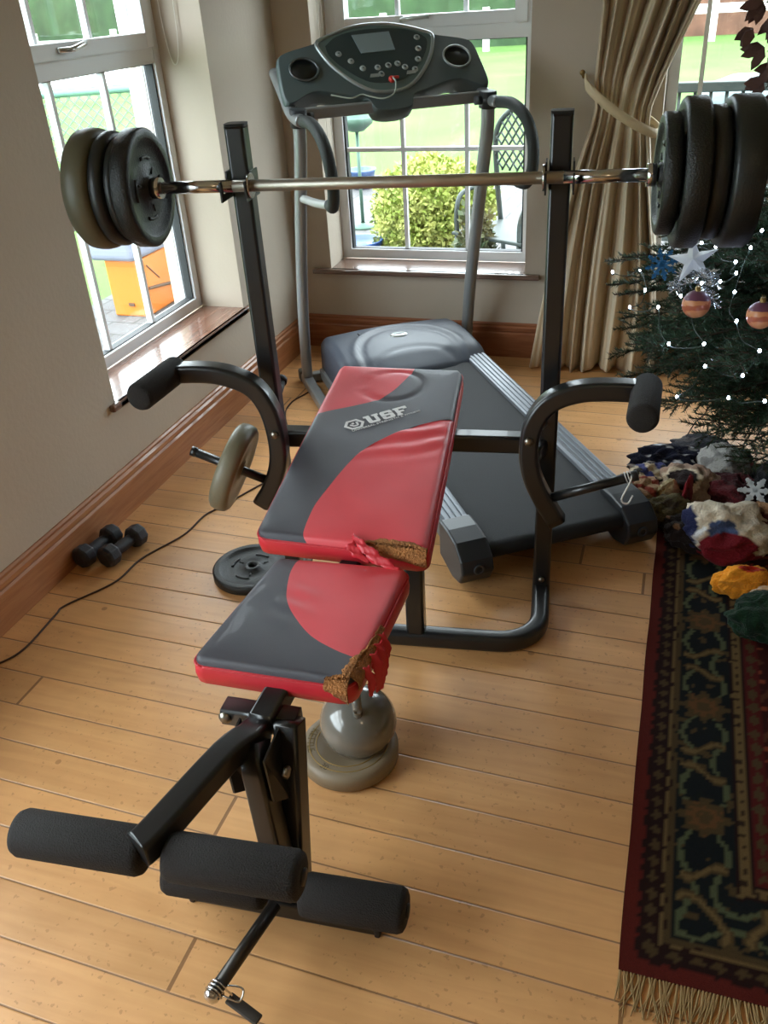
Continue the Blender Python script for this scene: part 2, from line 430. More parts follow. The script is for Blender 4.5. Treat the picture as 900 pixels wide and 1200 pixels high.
# ------------------------------------------------------------------ curtain with tie-back
def curtain():
    root = thing('curtain', 'long cream silky curtain gathered by a tie-back beside the wide window', 'curtain', (1.46, 3.80, 0))
    g = NT('cream_silk', .5, .4); g.b.inputs['Sheen Weight'].default_value = .3
    a = g.n('ShaderNodeUVMap'); sx = g.n('ShaderNodeSeparateXYZ'); g.l(a.outputs[0], sx.inputs[0])
    st = g.n('ShaderNodeTexNoise', noise_dimensions='1D', i_Scale=22.0, i_Detail=3.0); g.l(sx.outputs[0], st.inputs['W'])
    mr = g.n('ShaderNodeMapRange', i_1=.4, i_2=.6); g.l(st.outputs['Fac'], mr.inputs['Value'])
    g.l(g.mix(mr.outputs[0], srgb((214,200,174)), srgb((190,170,140))), g.b.inputs['Base Color'])
    g.b.inputs['Subsurface Weight'].default_value = 0
    def lr(z):
        K = [(0.0, 1.18, 1.73), (.25, 1.205, 1.72), (.55, 1.25, 1.70), (.8, 1.31, 1.66), (.95, 1.355, 1.64), (1.04, 1.385, 1.625), (1.1, 1.395, 1.63), (1.2, 1.385, 1.665), (1.45, 1.40, 1.77), (1.8, 1.40, 1.93), (2.25, 1.38, 2.1)]
        for i in range(len(K)-1):
            if z <= K[i+1][0]:
                t = (z-K[i][0])/(K[i+1][0]-K[i][0]); t = t*t*(3-2*t) if 0 else t
                return K[i][1]+(K[i+1][1]-K[i][1])*t, K[i][2]+(K[i+1][2]-K[i][2])*t
        return K[-1][1:]
    def P(u, v):
        z = 2.25*v; l, r = lr(z)
        # the folds keep their count all the way, and drift sideways as they fall
        w = u+.035*math.sin(u*9+z*1.7)+.02*noise.noise(V((u*6, z*1.4, 3)))
        x = l+(r-l)*w
        near = math.exp(-((z-1.08-(.5-u)*.16)/.16)**2)
        amp = (.055 if z < 1.08 else .05)*(1-.7*near)*(.75+.5*noise.noise(V((u*4, z*.8, 8))))
        ph = u*PI*2*6.5+.8*noise.noise(V((u*5, z*.9, 0)))*2
        y = 3.835-amp*math.sin(ph)-.3*amp*math.sin(ph*2.3+1+z)
        return V((x, y-.03*(1-min(z,.9)/.9), max(z, .004)+(.012*math.sin(u*13) if z < .02 else 0)))
    mb = MB(); mb.grid(P, 260, 90)
    o = mb.build('curtain_cloth', g.m, root, weld=False, solid=.003)
    uv = o.data.uv_layers.new(name='UVMap'); 
    for l in o.data.loops:
        i = l.vertex_index % 261; uv.data[l.index].uv = (i/260, 0)
    # band around the gather
    mb = MB()
    pts = [(1.352,3.90,1.20),(1.36,3.85,1.197),(1.375,3.785,1.18),(1.44,3.745,1.13),(1.52,3.735,1.075),(1.60,3.745,1.03),(1.648,3.78,1.008),(1.65,3.84,1.02),(1.60,3.885,1.05),(1.5,3.90,1.1),(1.4,3.905,1.17)]
    mb.sweep(catmull(pts, 5), [(.004,-.017),(.006,0),(.004,.017),(-.004,.017),(-.004,-.017)])
    mb.build('tie_back', mat('cream_tie', (205,185,150), .6, bump=.2, bscale=120), root)
    mb = MB(); mb.tube([(1.348,3.93,1.205),(1.345,3.89,1.205),(1.34,3.885,1.22)], .006, 8); mb.sphere((1.34,3.885,1.222), .011, 10)
    mb.build('hook', mat('aged_brass', (150,125,80), .4, .8), root)
curtain()

# ------------------------------------------------------------------ weight bench
SA = V((.733, .097, 0)).normalized(); TA = V((SA.y, -SA.x, 0)); SO = V((1.133, 2.01, 0))
def SL(s, t, z): return SO+SA*s+TA*t+V((0, 0, z))      # stand frame: s across, t towards the seat
bench = thing('weight_bench', 'black steel barbell bench with torn red and charcoal vinyl pads', 'weight bench', (1.133, 2.01, 0))
def part(mb, name, m, par=bench, **k): return mb.build(name, m, par, **k)
for q, tz in ((-1, 0), (1, 0)):
    x = .372*q
    mb = MB(); mb.sq([SL(x, 0, .05), SL(x*(1.0 if q > 0 else 1.0), 0, 1.30)], .048, .048, upv=TA)
    u = part(mb, 'upright', black_m)
    cp = MB(); cp.sq([SL(x, 0, 1.296), SL(x, 0, 1.306)], .050, .050, upv=TA, rr=.25); part(cp, 'end_cap', mat('black_plastic', (34,34,35), .5), u)
    hk = MB()                                       # J hook that carries the bar
    xo = x+.0*q
    for dx in (-.030, .030):
        pts = [SL(xo+dx-.002, -.02, 1.145), SL(xo+dx-.002, .082, 1.145), SL(xo+dx-.002, .082, 1.190), SL(xo+dx-.002, .070, 1.190), SL(xo+dx-.002, .066, 1.161), SL(xo+dx-.002, .034, 1.161), SL(xo+dx-.002, .030, 1.205), SL(xo+dx-.002, -.02, 1.205)]
        hk.prism(pts, SA*.004)
    part(hk, 'bar_hook', black_m, u)
    kn = MB(); a = SL(x-.03*q*-1, .0, .665); kn.tube([SL(x, -.02, .60), SL(x, -.085, .625)], .014, 14); kn.tube([SL(x, -.085, .625), SL(x+.0, -.098, .63)], .017, 14)
    part(kn, 'adjusting_knob', mat('black_plastic', (34,34,35), .5), u)
# crossbar between the uprights
mb = MB(); mb.sq([SL(-.35, 0, .50), SL(.35, 0, .50)], .05, .05); part(mb, 'crossbar', black_m)
# U-shaped floor frame
R = .11; pts = [SL(-.372, -.10, .025), SL(-.372, .03, .025), SL(-.372, .255-R, .025)]
pts += [SL(-.372+R-R*math.cos(a), .255-R+R*math.sin(a), .025) for a in [PI/2*k/8 for k in range(1, 9)]]
pts += [SL(.372-R+R*math.sin(a), .255-R+R*math.cos(a), .025) for a in [PI/2*k/8 for k in range(0, 8)]]
pts += [SL(.372, .255-R, .025), SL(.372, .03, .025), SL(.372, -.10, .025)]
mb = MB(); mb.sq(pts, .05, .05, rr=.3); base = part(mb, 'base_frame', black_m)
for q in (-1, 1):
    cp = MB(); cp.sq([SL(.372*q, -.095, .025), SL(.372*q, -.108, .025)], .052, .052, rr=.3); part(cp, 'end_cap', mat('black_plastic', (34,34,35), .5), base)
    bt = MB(); bt.lathe([(0,.0),(.009,.0),(.009,.006),(0,.008)], SL(.372*q+.0, .026, .075), TA, 6); part(bt, 'bolt', bolt_m, base)
# rear post and spine
mb = MB(); mb.sq([SL(.04, .25, .045), SL(.04, .235, .405)], .05, .05, upv=TA); part(mb, 'centre_post', black_m)
seat_f = V((1.125, 1.03, .385))
mb = MB(); mb.sq([SL(.03, .20, .425), V((1.13, 1.50, .405)), seat_f+V((0, .0, .0))], .05, .05); part(mb, 'spine', black_m)
mb = MB()
for dx in (-.06, .06):
    mb.sq([SL(.03+dx, .24, .44), SL(.03+dx, -.18, .505)], .025, .03)
part(mb, 'pad_bracket', black_m)

# ---- vinyl pads
vin_d = mat('charcoal_vinyl', (60,58,66), .42, bump=.25, bscale=900, var=.05, vscale=6, coat=.1)
vin_r = mat('red_vinyl_glare', (216,72,80), .42, bump=.15, bscale=700, var=.05, vscale=7, coat=.1)  # top red paled for sky glare; the sides keep the deeper red
vin_s = mat('red_vinyl_side', (200,42,54), .4, bump=.15, bscale=700, coat=.1)
pipe_m = mat('dark_seam', (60,24,28), .5)
foam_y = mat('crumbling_upholstery_foam', (170,112,62), .95, bump=1, bscale=220, var=.3, vscale=60)
def clus(n):                      # spacing that tightens towards both ends
    return [.5-.5*math.cos(PI*i/n) for i in range(n+1)]
def pad(name, Q, nrm, th, fa, fb, label, hfun, extra=False):
    """Q: near-left, near-right, far-left, far-right; fa/fb give u where the dark panel starts/ends at v"""
    root = bench
    L = (Q[2]-Q[0]).length; W = (Q[1]-Q[0]).length
    nv = 90; vs_ = []
    for j in range(nv+1):
        t = j/nv; vs_.append(.5*t+.5*(.5-.5*math.cos(PI*t)))
    n1, n2, n3 = 16, 26, 22; c1, c2, c3 = clus(n1), clus(n2), clus(n3)
    Rc = .028; re = .013
    rows = []
    for v in vs_:
        a, b = min(max(fa(v), 0), 1), min(max(fb(v), 0), 1)
        us = [a*x for x in c1]+[a+(b-a)*x for x in c2[1:]]+[b+(1-b)*x for x in c3[1:]]
        d = min(v, 1-v)*L; ins = 0 if d > Rc else Rc-math.sqrt(max(Rc*Rc-(Rc-d)**2, 0))
        row = []
        for u in us:
            uu = ins/W+(1-2*ins/W)*u
            p = (Q[0]*(1-uu)+Q[1]*uu)*(1-v)+(Q[2]*(1-uu)+Q[3]*uu)*v
            e = min(uu*W-ins, (1-uu)*W-ins, d); e = max(e, 0)
            h = 0 if e > re else -(re-math.sqrt(max(re*re-(re-e)**2, 0)))
            h += .006*(1-math.exp(-e/.03))+hfun(p, uu, v)*min(1, e/.03)
            row.append(p+nrm*h)
        rows.append(row)
    nc = len(rows[0]); top = MB()
    vsx = [p for r in rows for p in r]; fs = []; ms = []
    for j in range(nv):
        for i in range(nc-1):
            k = j*nc+i; fs.append((k, k+1, k+nc+1, k+nc)); ms.append(0 if n1 <= i < n1+n2 else 1)
    top.add(vsx, fs, ms)
    loop = [rows[0][i] for i in range(nc)]+[rows[j][nc-1] for j in range(1, nv+1)]+[rows[nv][i] for i in range(nc-2, -1, -1)]+[rows[j][0] for j in range(nv-1, 0, -1)]
    cen = sum(loop, V())/len(loop); n = len(loop); lv = []
    for lay, (dz, ou) in enumerate(((0, 0), (-.006, .004), (-th*.5, .006), (-th+.006, .003), (-th, -.004))):
        for p in loop:
            o = (p-cen); o -= nrm*o.dot(nrm); o.normalize(); lv.append(p+nrm*dz+o*ou)
    fs = [(l*n+i, l*n+(i+1) % n, (l+1)*n+(i+1) % n, (l+1)*n+i) for l in range(4) for i in range(n)]
    fs.append(tuple(4*n+i for i in range(n)))
    side = MB(); side.add(lv, fs, [0]*(4*n)+[1])
    o = top.build(name, [vin_d, vin_r], root, weld=True)
    for p in o.data.polygons: p.use_smooth = True
    s_ = side.build('side_panel', [vin_s, black_m], o)
    pp = MB(); ring = []
    for p in loop[::2]:
        q = (p-cen); q -= nrm*q.dot(nrm); q.normalize(); ring.append(p+q*.0035-nrm*.002)
    pp.tube(ring, .0022, 6, closed=True, upv=nrm); pp.build('piping', vin_s, o)
    if label: o['label'] = label
    return o, rows
def interp(K, x):
    if x <= K[0][0]: return K[0][1]
    for a, b in zip(K, K[1:]):
        if x <= b[0]:
            t = (x-a[0])/(b[0]-a[0]); return a[1]+(b[1]-a[1])*t
    return K[-1][1]
def smooth_curve(K, n=10):
    return [(p.x, p.y) for p in catmull([(a, b, 0) for a, b in K], n)]
BM, E1, E2, BN = V((1.109,1.511,.48)), V((1.0,.024,0)).normalized(), V((-.024,.987,.157)).normalized(), V((.004,-.157,.988)).normalized()
def BL(x, y, h=0): return BM+E1*x+E2*y+BN*h
LB = .762
CA = smooth_curve([(.46,-.26),(.49,-.235),(.513,-.186),(.54,-.13),(.573,-.075),(.62,-.041),(.677,-.021),(.73,-.009),(.80,-.002)])
CB = smooth_curve([(-.02,-.090),(.016,-.091),(.06,-.094),(.121,-.094),(.206,-.08),(.26,-.069),(.317,-.054),(.36,-.032),(.394,-.007),(.43,.030),(.462,.068),(.49,.11),(.507,.145),(.515,.18),(.52,.23)])
def lr_b(v): return -.208+(-.030)*v, .208-.076*v
def fa_b(v):
    l, r = lr_b(v); return (interp(CA, v*LB)-l)/(r-l)
def fb_b(v):
    l, r = lr_b(v); y = v*LB
    return 1 if y > .519 else (interp(CB, y)-l)/(r-l)
def h_back(p, u, v):
    l, r = lr_b(v); x = l+(r-l)*u; y = v*LB
    d = math.hypot((x+.045)/.085, (y-.655)/.075); h = -.004*math.exp(-((d-1)/.10)**2)
    if y < .5 and x > interp(CB, y):                 # creases pulled towards the seam
        h += .0035*math.sin((y-.35*x)*95+2*noise.noise(V((x*10, y*10, 0))))*math.exp(-((y-.40-.15*x)/.07)**2)
    return h+.0015*noise.noise(V((x*9, y*9, 4)))
Qb = [BL(-.208, 0), BL(.208, 0), BL(-.238, LB), BL(.132, LB+.01)]
back, rb = pad('backrest', Qb, BN, .052, fa_b, fb_b, 'charcoal and red vinyl backrest torn along its near edge', h_back)
SZ = .45
CS = smooth_curve([(1.155,1.31),(1.167,1.279),(1.181,1.221),(1.215,1.155),(1.276,1.092),(1.32,1.062),(1.364,1.045),(1.42,1.030),(1.474,1.026),(1.50,1.026)])
def lr_s(v): return .947+.026*v, 1.281+.002*v
def fb_s(v):
    l, r = lr_s(v); y = 1.105+.375*v
    return 1 if y < 1.160 else (interp(CS, y)-l)/(r-l)
def h_seat(p, u, v):
    x, y = p.x, p.y
    return .002*noise.noise(V((x*9, y*9, 7)))+(.003*math.sin((y+.4*x)*110)*math.exp(-(((x-1.085)/.035)**2+((y-1.32)/.06)**2)) if x > 1.04 else 0)
Qs = [V((.947,1.098,SZ)), V((1.281,1.111,SZ)), V((.973,1.469,SZ)), V((1.283,1.494,SZ))]
seat, rs = pad('seat', Qs, V((0,0,1)), .05, lambda v: 0, fb_s, 'charcoal and red vinyl seat ripped at its right corner', h_seat)

# ---- torn edges: patches of bare foam with ragged outlines, and loose vinyl
def rag(x, k, a=1): return a*(noise.noise(V((x*k, 1.7, 3)))+.5*noise.noise(V((x*k*3.1, 4.2, 1))))
def patch(par, name, edge, inw, upn, w1, w2, m, n=50, off=.0022):
    mb = MB(); vs = []
    for i in range(n+1):
        t = i/n; e = edge(t); a = max(w1(t), .0005); b = max(w2(t), .0005); k = inw(t) if callable(inw) else inw
        for (s_, d_) in ((a, .4), (a*.66, 1), (a*.33, 1.2), (.010, 1.0), (.002, 0)):
            s_ = min(s_, a)
            vs.append(e+k*s_+upn*(off*d_+.0055*min(1, s_/.03)+(0 if s_ > .009 else -(.012-s_)*.35)+.0012*rag(i+s_*300, .9)))
        for (z_, d_) in ((.006, .6), (b*.5, 1.1), (b, .6)):
            vs.append(e-k*(.0055+off*d_)-upn*min(z_+.004, b))
    fs = [(i*8+q, i*8+q+1, i*8+q+9, i*8+q+8) for i in range(n) for q in range(7)]
    mb.add(vs, fs); return mb.build(name, m, par, solid=.002)
patch(back, 'exposed_foam', lambda t: BL(.045+.163*t, 0, -.001), lambda t: E2, BN,
      lambda t: .004+.019*math.sin(PI*min(t*1.05, 1))**.6+.006*t+rag(t, 7, .006), lambda t: .008+.032*t+rag(t, 6, .007), foam_y)
patch(seat, 'exposed_foam', lambda t: V((1.2815, 1.125+.165*t, SZ-.001)), lambda t: V((-1, 0, 0)), V((0,0,1)),
      lambda t: .018*math.exp(-((t-.15)/.28)**2)+.010*(1-t)+rag(t, 8, .006), lambda t: .03*(1-t*.7)+rag(t, 6, .008), foam_y)
patch(seat, 'exposed_foam', lambda t: V((1.226+.048*t, 1.1085+.001*t, SZ-.002)), lambda t: V((0, 1, 0)), V((0,0,1)),
      lambda t: .004+.022*t+rag(t, 6, .003), lambda t: .018+.03*t+rag(t, 5, .005), foam_y)
def tatter(par, pts, wid, m=vin_s, seed=0):
    """ragged hanging strip; pts: centre line, wid: half widths"""
    P = catmull(pts, 8); n = len(P); vs = []; mb = MB()
    for i, p in enumerate(P):
        t = i/(n-1); k = t*(len(wid)-1); a = int(min(k, len(wid)-2)); w = wid[a]+(wid[a+1]-wid[a])*(k-a)
        d = (P[min(i+1, n-1)]-P[max(i-1, 0)]).normalized(); s_ = d.cross(V((.5, -1, .35))).normalized()
        for q in (-1, -.5, 0, .5, 1):
            vs.append(p+s_*(q*w*(1+.45*rag(i+seed*9+q*3, .45)))+V((0, 0, .003*math.sin(q*4+i*.7))))
    mb.add(vs, [(i*5+q, i*5+q+1, i*5+q+6, i*5+q+5) for i in range(n-1) for q in range(4)])
    return mb.build('torn_vinyl', m, par, solid=.0016)
tatter(back, [BL(.030,.022,.008), BL(.055,-.004,.010), BL(.085,-.022,.0), BL(.115,-.035,-.012), BL(.155,-.042,-.022)], [.004,.010,.013,.012,.006])
tatter(back, [BL(.028,.0,.002), BL(.045,-.012,-.012), BL(.08,-.02,-.03)], [.012,.012,.006], seed=2)
for k, (x, y, ln, w) in enumerate(((1.292,1.265,.055,.010),(1.294,1.235,.080,.012),(1.296,1.205,.060,.010),(1.296,1.165,.035,.008))):
    tatter(seat, [V((x-.006, y, SZ-.006)), V((x+.006, y-.006, SZ-.03)), V((x+.008, y-.012, SZ-.03-ln*.5)), V((x+.004, y-.016, SZ-.03-ln))], [w, w*1.1, w*.8, w*.25], seed=k+5)

# ---- printed emblem on the backrest (pale transfer print)
pr_m = mat('pale_transfer_print', (222,220,220), .55)
TO = (-.058, .462); ta = math.radians(34.5); tu = (math.cos(ta), math.sin(ta)); tv = (-math.sin(ta)*.85-.12, math.cos(ta)*.85)
def TX(x, y, s_=1):
    return (TO[0]+tu[0]*x+tv[0]*y, TO[1]+tu[1]*x+tv[1]*y)
def glyph(mb, poly, h=.0066):
    pts = []
    for i, (x, y) in enumerate(poly):           # subdivide so the print follows the pad
        x2, y2 = poly[(i+1) % len(poly)]
        pts.append((x, y))
    mb.prism([BL(*TX(x, y), h) for x, y in pts], BN*.0008)
mb = MB()
H_ = .042; W_ = .036
def G(x0, rects):
    for r in rects:
        glyph(mb, [(x0+a*W_, b*H_) for a, b in r])
G(0, [[(-.12,1),(-.12,.80),(.02,.80),(.02,.12),(.14,0),(.36,0),(.36,1)], [(.36,0),(.80,0),(.92,.12),(.92,.30),(.66,.30),(.66,.24),(.36,.24)], [(.66,.30),(.92,.30),(.92,.80),(1.04,.80),(1.04,1),(.54,1),(.54,.80),(.66,.80)]])
G(.0415, [[(.0,.44),(.0,.86),(.12,1),(.86,1),(.96,.9),(.96,.66),(.66,.66),(.66,.78),(.32,.78),(.32,.60)], [(.0,.44),(.32,.60),(.90,.60),(.96,.5),(.64,.40),(.0,.40)], [(.64,.40),(.96,.5),(.96,.12),(.84,0),(.1,0),(0,.12),(0,.34),(.30,.34),(.30,.22),(.64,.22)]])
G(.081, [[(.0,0),(.42,0),(.42,.18),(.36,.18),(.36,1),(.0,1),(.0,.82),(.08,.82),(.08,.18),(.0,.18)], [(.36,1),(.36,.78),(.74,.78),(.74,.68),(1.04,.68),(1.04,1)], [(.36,.58),(.36,.38),(.70,.38),(.70,.58)]])
# hexagon nut with a raised flex arm shape
hc = (-.026, .006); 
def hx(r, k): a = math.radians(60*k+0); return (-.037+r*math.cos(a)*1.0, .018+r*math.sin(a)*.95)
for k in range(6):
    glyph(mb, [hx(.029, k), hx(.029, k+1), hx(.0205, k+1), hx(.0205, k)])
for r in ([(-.046,.022),(-.050,.018),(-.042,.007),(-.032,.007),(-.032,.012),(-.040,.013)], [(-.032,.007),(-.026,.011),(-.024,.026),(-.030,.028),(-.031,.015)], [(-.043,.026),(-.036,.028),(-.035,.021),(-.041,.019)]):
    glyph(mb, r)
mb.build('emblem', pr_m, back)
cu = bpy.data.curves.new('caption', 'FONT'); cu.body = 'UNIVERSAL STRENGTH & FITNESS'; cu.size = .0105; cu.extrude = .0004
tmp = bpy.data.objects.new('caption_src', cu); COL.objects.link(tmp); bpy.context.view_layer.update()
me = bpy.data.meshes.new_from_object(tmp); bpy.data.objects.remove(tmp); 
xs = [q.co.x for q in me.vertices]; k = .196/(max(xs)-min(xs)); mb = MB()
def cap(q):
    c = q.co; a = math.radians(36.5); x = c.x*k; y = c.y*.95
    return BL(-.094+math.cos(a)*x-math.sin(a)*y, .420+math.sin(a)*x+math.cos(a)*y, .0068+c.z)
mb.add([cap(q) for q in me.vertices], [tuple(p.vertices) for p in me.polygons], 0, False)
mb.build('caption', pr_m, back, weld=False)

# ---- swing arms with foam grips and plate pins
def arm(side):
    if side > 0:
        P = [(.585,.700),(.50,.702),(.435,.695),(.375,.668),(.338,.615),(.325,.54),(.335,.465),(.365,.395),(.405,.325)]
        pin = ((.385,.395), (.583,.466)); fx, fz = .597, .700
    else:
        P = [(-.585,.730),(-.50,.732),(-.435,.720),(-.378,.690),(-.345,.63),(-.333,.54),(-.342,.465),(-.372,.395),(-.405,.345)]
        pin = ((-.37,.412), (-.572,.495)); fx, fz = -.600, .728
    t = .078 if side > 0 else .078
    mb = MB(); mb.sq(catmull([SL(a, t+.03, b) for a, b in P], 4), .048, .052, upv=TA, rr=.22)
    o = part(mb, 'swing_arm', black_m)
    yv = V((0, 1, 0)); c = SL(fx, t+.03, fz)
    g = MB(); r = .036
    prof = [(0,0),(r-.010,0),(r-.003,.004),(r,.012),(r,.188),(r-.003,.196),(r-.010,.2),(0,.2)]
    g.lathe(prof, c+yv*.035, -yv, 28); part(g, 'foam_grip', foam_m, o)
    p = MB(); a, b = SL(pin[0][0], t+.03, pin[0][1]), SL(pin[1][0], t+.03, pin[1][1])
    p.tube([a, b], .0125, 16); p.lathe([(.0125,0),(.014,.002),(.014,.016),(0,.018)], b, (b-a).normalized(), 16)
    part(p, 'plate_pin', black_m, o)
    q = MB(); q.lathe([(0,0),(.011,0),(.011,.008),(0,.009)], SL(P[5][0], t+.055, P[5][1]+.03), TA, 6); q.tube([SL(P[5][0], t+.05, P[5][1]+.03), SL(P[5][0]+.04*side, 0.03, P[5][1]+.03)], .006, 8)
    part(q, 'pivot_bolt', bolt_m, o)
    br = MB(); br.sq([SL(P[5][0], t+.02, .50), SL(.36*side, .0, .50)], .04, .04); part(br, 'pivot_bracket', black_m, o)
    return o, a, b
armR, ra, rb2 = arm(1); armL, la, lb = arm(-1)

# ---- front post, foot bar and leg rollers
FP = V((1.178, .925, 0))
mb = MB(); mb.sq([V((1.10, .965, .028)), V((1.10,.965,.028))+V((.0,0,0.0001))], .01); 
mb = MB(); mb.sq([V((.99, .905, .025)), V((1.362, .932, .025))], .05, .05); fb = part(mb, 'foot_bar', black_m)
for x in ((.984,.9046), (1.368,.9324)):
    cp = MB(); cp.box((x[0], x[1], .025), (.012, .054, .052)); part(cp, 'end_cap', mat('black_plastic', (34,34,35), .5), fb, bevel=.004)
mb = MB(); mb.sq([V((1.20, .925, .045)), V((1.178, 1.04, .395))], .05, .05, upv=(0,1,0)); part(mb, 'front_post', black_m)
mb = MB(); mb.sq([V((1.035, 1.055, .375)), V((1.185, 1.062, .375))], .045, .04); bk = part(mb, 'seat_bracket', black_m)
for x in (1.045, 1.155):
    b = MB(); b.lathe([(0,.010),(.007,.010),(.013,.004),(.013,0),(0,0)][::-1], (x, 1.035, .378), (0,-1,0), 20); part(b, 'bolt', bolt_m, bk)
# knee roller arm: flat topped tube reaching forward to the axle
mb = MB(); mb.sq(catmull([V((1.118, 1.03, .37)), V((1.118, .99, .385)), V((1.10, .93, .395)), V((1.066, .745, .400)), V((1.055, .712, .400))], 4), .05, .05)
ka = part(mb, 'knee_arm', black_m)
ax = V((.99, .092, 0)).normalized()
def roller(par, c0, c1, r=.042):
    c0 = V(c0); c1 = V(c1); L = (c1-c0).length; d = (c1-c0).normalized()
    g = MB(); g.lathe([(.011,0),(r-.012,0),(r-.004,.004),(r,.013),(r,L-.013),(r-.004,L-.004),(r-.012,L),(.011,L)], c0, d, 36); return part(g, 'foam_roller', foam_m, par)
uc = V((1.072, .733, .370))
kx = MB(); kx.tube([uc-ax*.253, uc+ax*.245], .011, 12); axle = part(kx, 'axle', chrome, ka)
roller(ka, uc-ax*.256, uc-ax*.018, .040); roller(ka, uc+ax*.018, uc+ax*.248, .040)
for s_ in (-.258, .250):
    cp = MB(); cp.lathe([(0,0),(.014,.0),(.014,.004),(0,.005)], uc+ax*(s_-.0025), ax, 16); part(cp, 'axle_cap', mat('black_plastic', (34,34,35), .5), ka)
# hanging leg lever
lc = V((1.200, .880, .118))
mb = MB(); mb.sq([V((1.13, .985, .385)), V((1.145, .955, .34)), lc+V((-.008, .02, .0))], .045, .05, upv=(0,1,0)); ll = part(mb, 'leg_lever', black_m)
mb = MB(); mb.prism([V((1.085, 1.02, .40)), V((1.085, .945, .385)), V((1.10, .93, .30)), V((1.11, .97, .27)), V((1.09, 1.02, .34))], (.004, 0, 0)); mb.prism([V((1.165, 1.02, .40)), V((1.165, .945, .385)), V((1.18, .93, .30)), V((1.19, .97, .27)), V((1.17, 1.02, .34))], (.004, 0, 0))
pv = part(mb, 'pivot_plate', black_m)
b = MB(); b.lathe([(0,0),(.012,0),(.012,.008),(0,.009)], (1.084, .965, .345), (-1,0,0), 6); part(b, 'bolt', bolt_m, pv)
b = MB(); b.lathe([(0,0),(.012,0),(.012,.008),(0,.009)], (1.1945, .965, .345), (1,0,0), 6); part(b, 'bolt', bolt_m, pv)
kx = MB(); kx.tube([lc-ax*.235, lc+ax*.232], .011, 12); part(kx, 'axle', chrome, ll)
roller(ll, lc-ax*.238, lc-ax*.032, .041); roller(ll, lc+ax*.036, lc+ax*.236, .041)
for s_ in (-.240, .238):
    cp = MB(); cp.lathe([(0,0),(.014,.0),(.014,.004),(0,.005)], lc+ax*(s_-.0025), ax, 16); part(cp, 'axle_cap', mat('black_plastic', (34,34,35), .5), ll)
p0, p1 = V((1.196, .850, .118)), V((1.1535, .674, .10))
mb = MB(); mb.tube([p0, p1], .0125, 18); pn = part(mb, 'plate_pin', mat('scuffed_black_steel', (58,54,50), .35, .6))
b = MB(); b.lathe([(.0125,-.004),(.0145,-.002),(.0145,.004),(.010,.010),(0,.011)], p1, (p1-p0).normalized(), 20); part(b, 'chrome_tip', chrome, pn)

# spring collar on the pin
clip = thing('spring_clip', 'chrome spring collar with black grip on the lowest plate pin', 'clip', (1.157, .690, .10))
dn = (p1-p0).normalized(); sd = dn.cross(V((0,0,1))).normalized()*-1; un = V((0,0,1))
q0 = p0.lerp(p1, .90); mb = MB(); hel = []
for k in range(0, 41):
    a = 2*PI*k/16; hel.append(q0+dn*(k*.0004)+(sd*math.cos(a)+un*math.sin(a))*.0155)
hel = [V((1.182,.688,.075)), q0+sd*.012+V((.012,0,-.012))]+hel
mb.tube(hel, .0018, 8); 
lp = [q0+V(p) for p in ((.014,.002,.004),(.040,.004,.006),(.047,.0,.002),(.047,-.012,-.002),(.040,-.016,-.002),(.012,-.014,.0))]
mb.tube(catmull(lp, 5), .0018, 8); mb.build('spring', chrome, clip)
mb = MB(); mb.sweep([V((1.172,.690,.074)), V((1.205,.682,.068)), V((1.236,.674,.062))], [(.010,-.004),(.010,.004),(-.010,.004),(-.010,-.004)], cap=True)
mb.build('grip', mat('grey_rubber', (70,64,60), .7), clip, bevel=.002)

c2_ = thing('spring_clip', 'pale wire spring collar at the end of the right swing arm pin', 'clip', tuple(rb2))
dd = (rb2-ra).normalized(); q0 = ra.lerp(rb2, .93); a_ = dd.orthogonal().normalized(); b_ = dd.cross(a_)
hel = [q0+dd*(k*.0005)+(a_*math.cos(2*PI*k/14)+b_*math.sin(2*PI*k/14))*.0155 for k in range(30)]
mb = MB(); mb.tube(hel, .0017, 6); mb.tube(catmull([hel[-1], hel[-1]+V((.006,-.02,-.015)), q0+V((-.004,-.03,-.045)), q0+V((.012,-.03,-.055)), q0+V((.022,-.022,-.035))], 5), .0024, 6)
mb.build('spring', mat('pale_wire', (205,200,195), .35, .4), c2_)

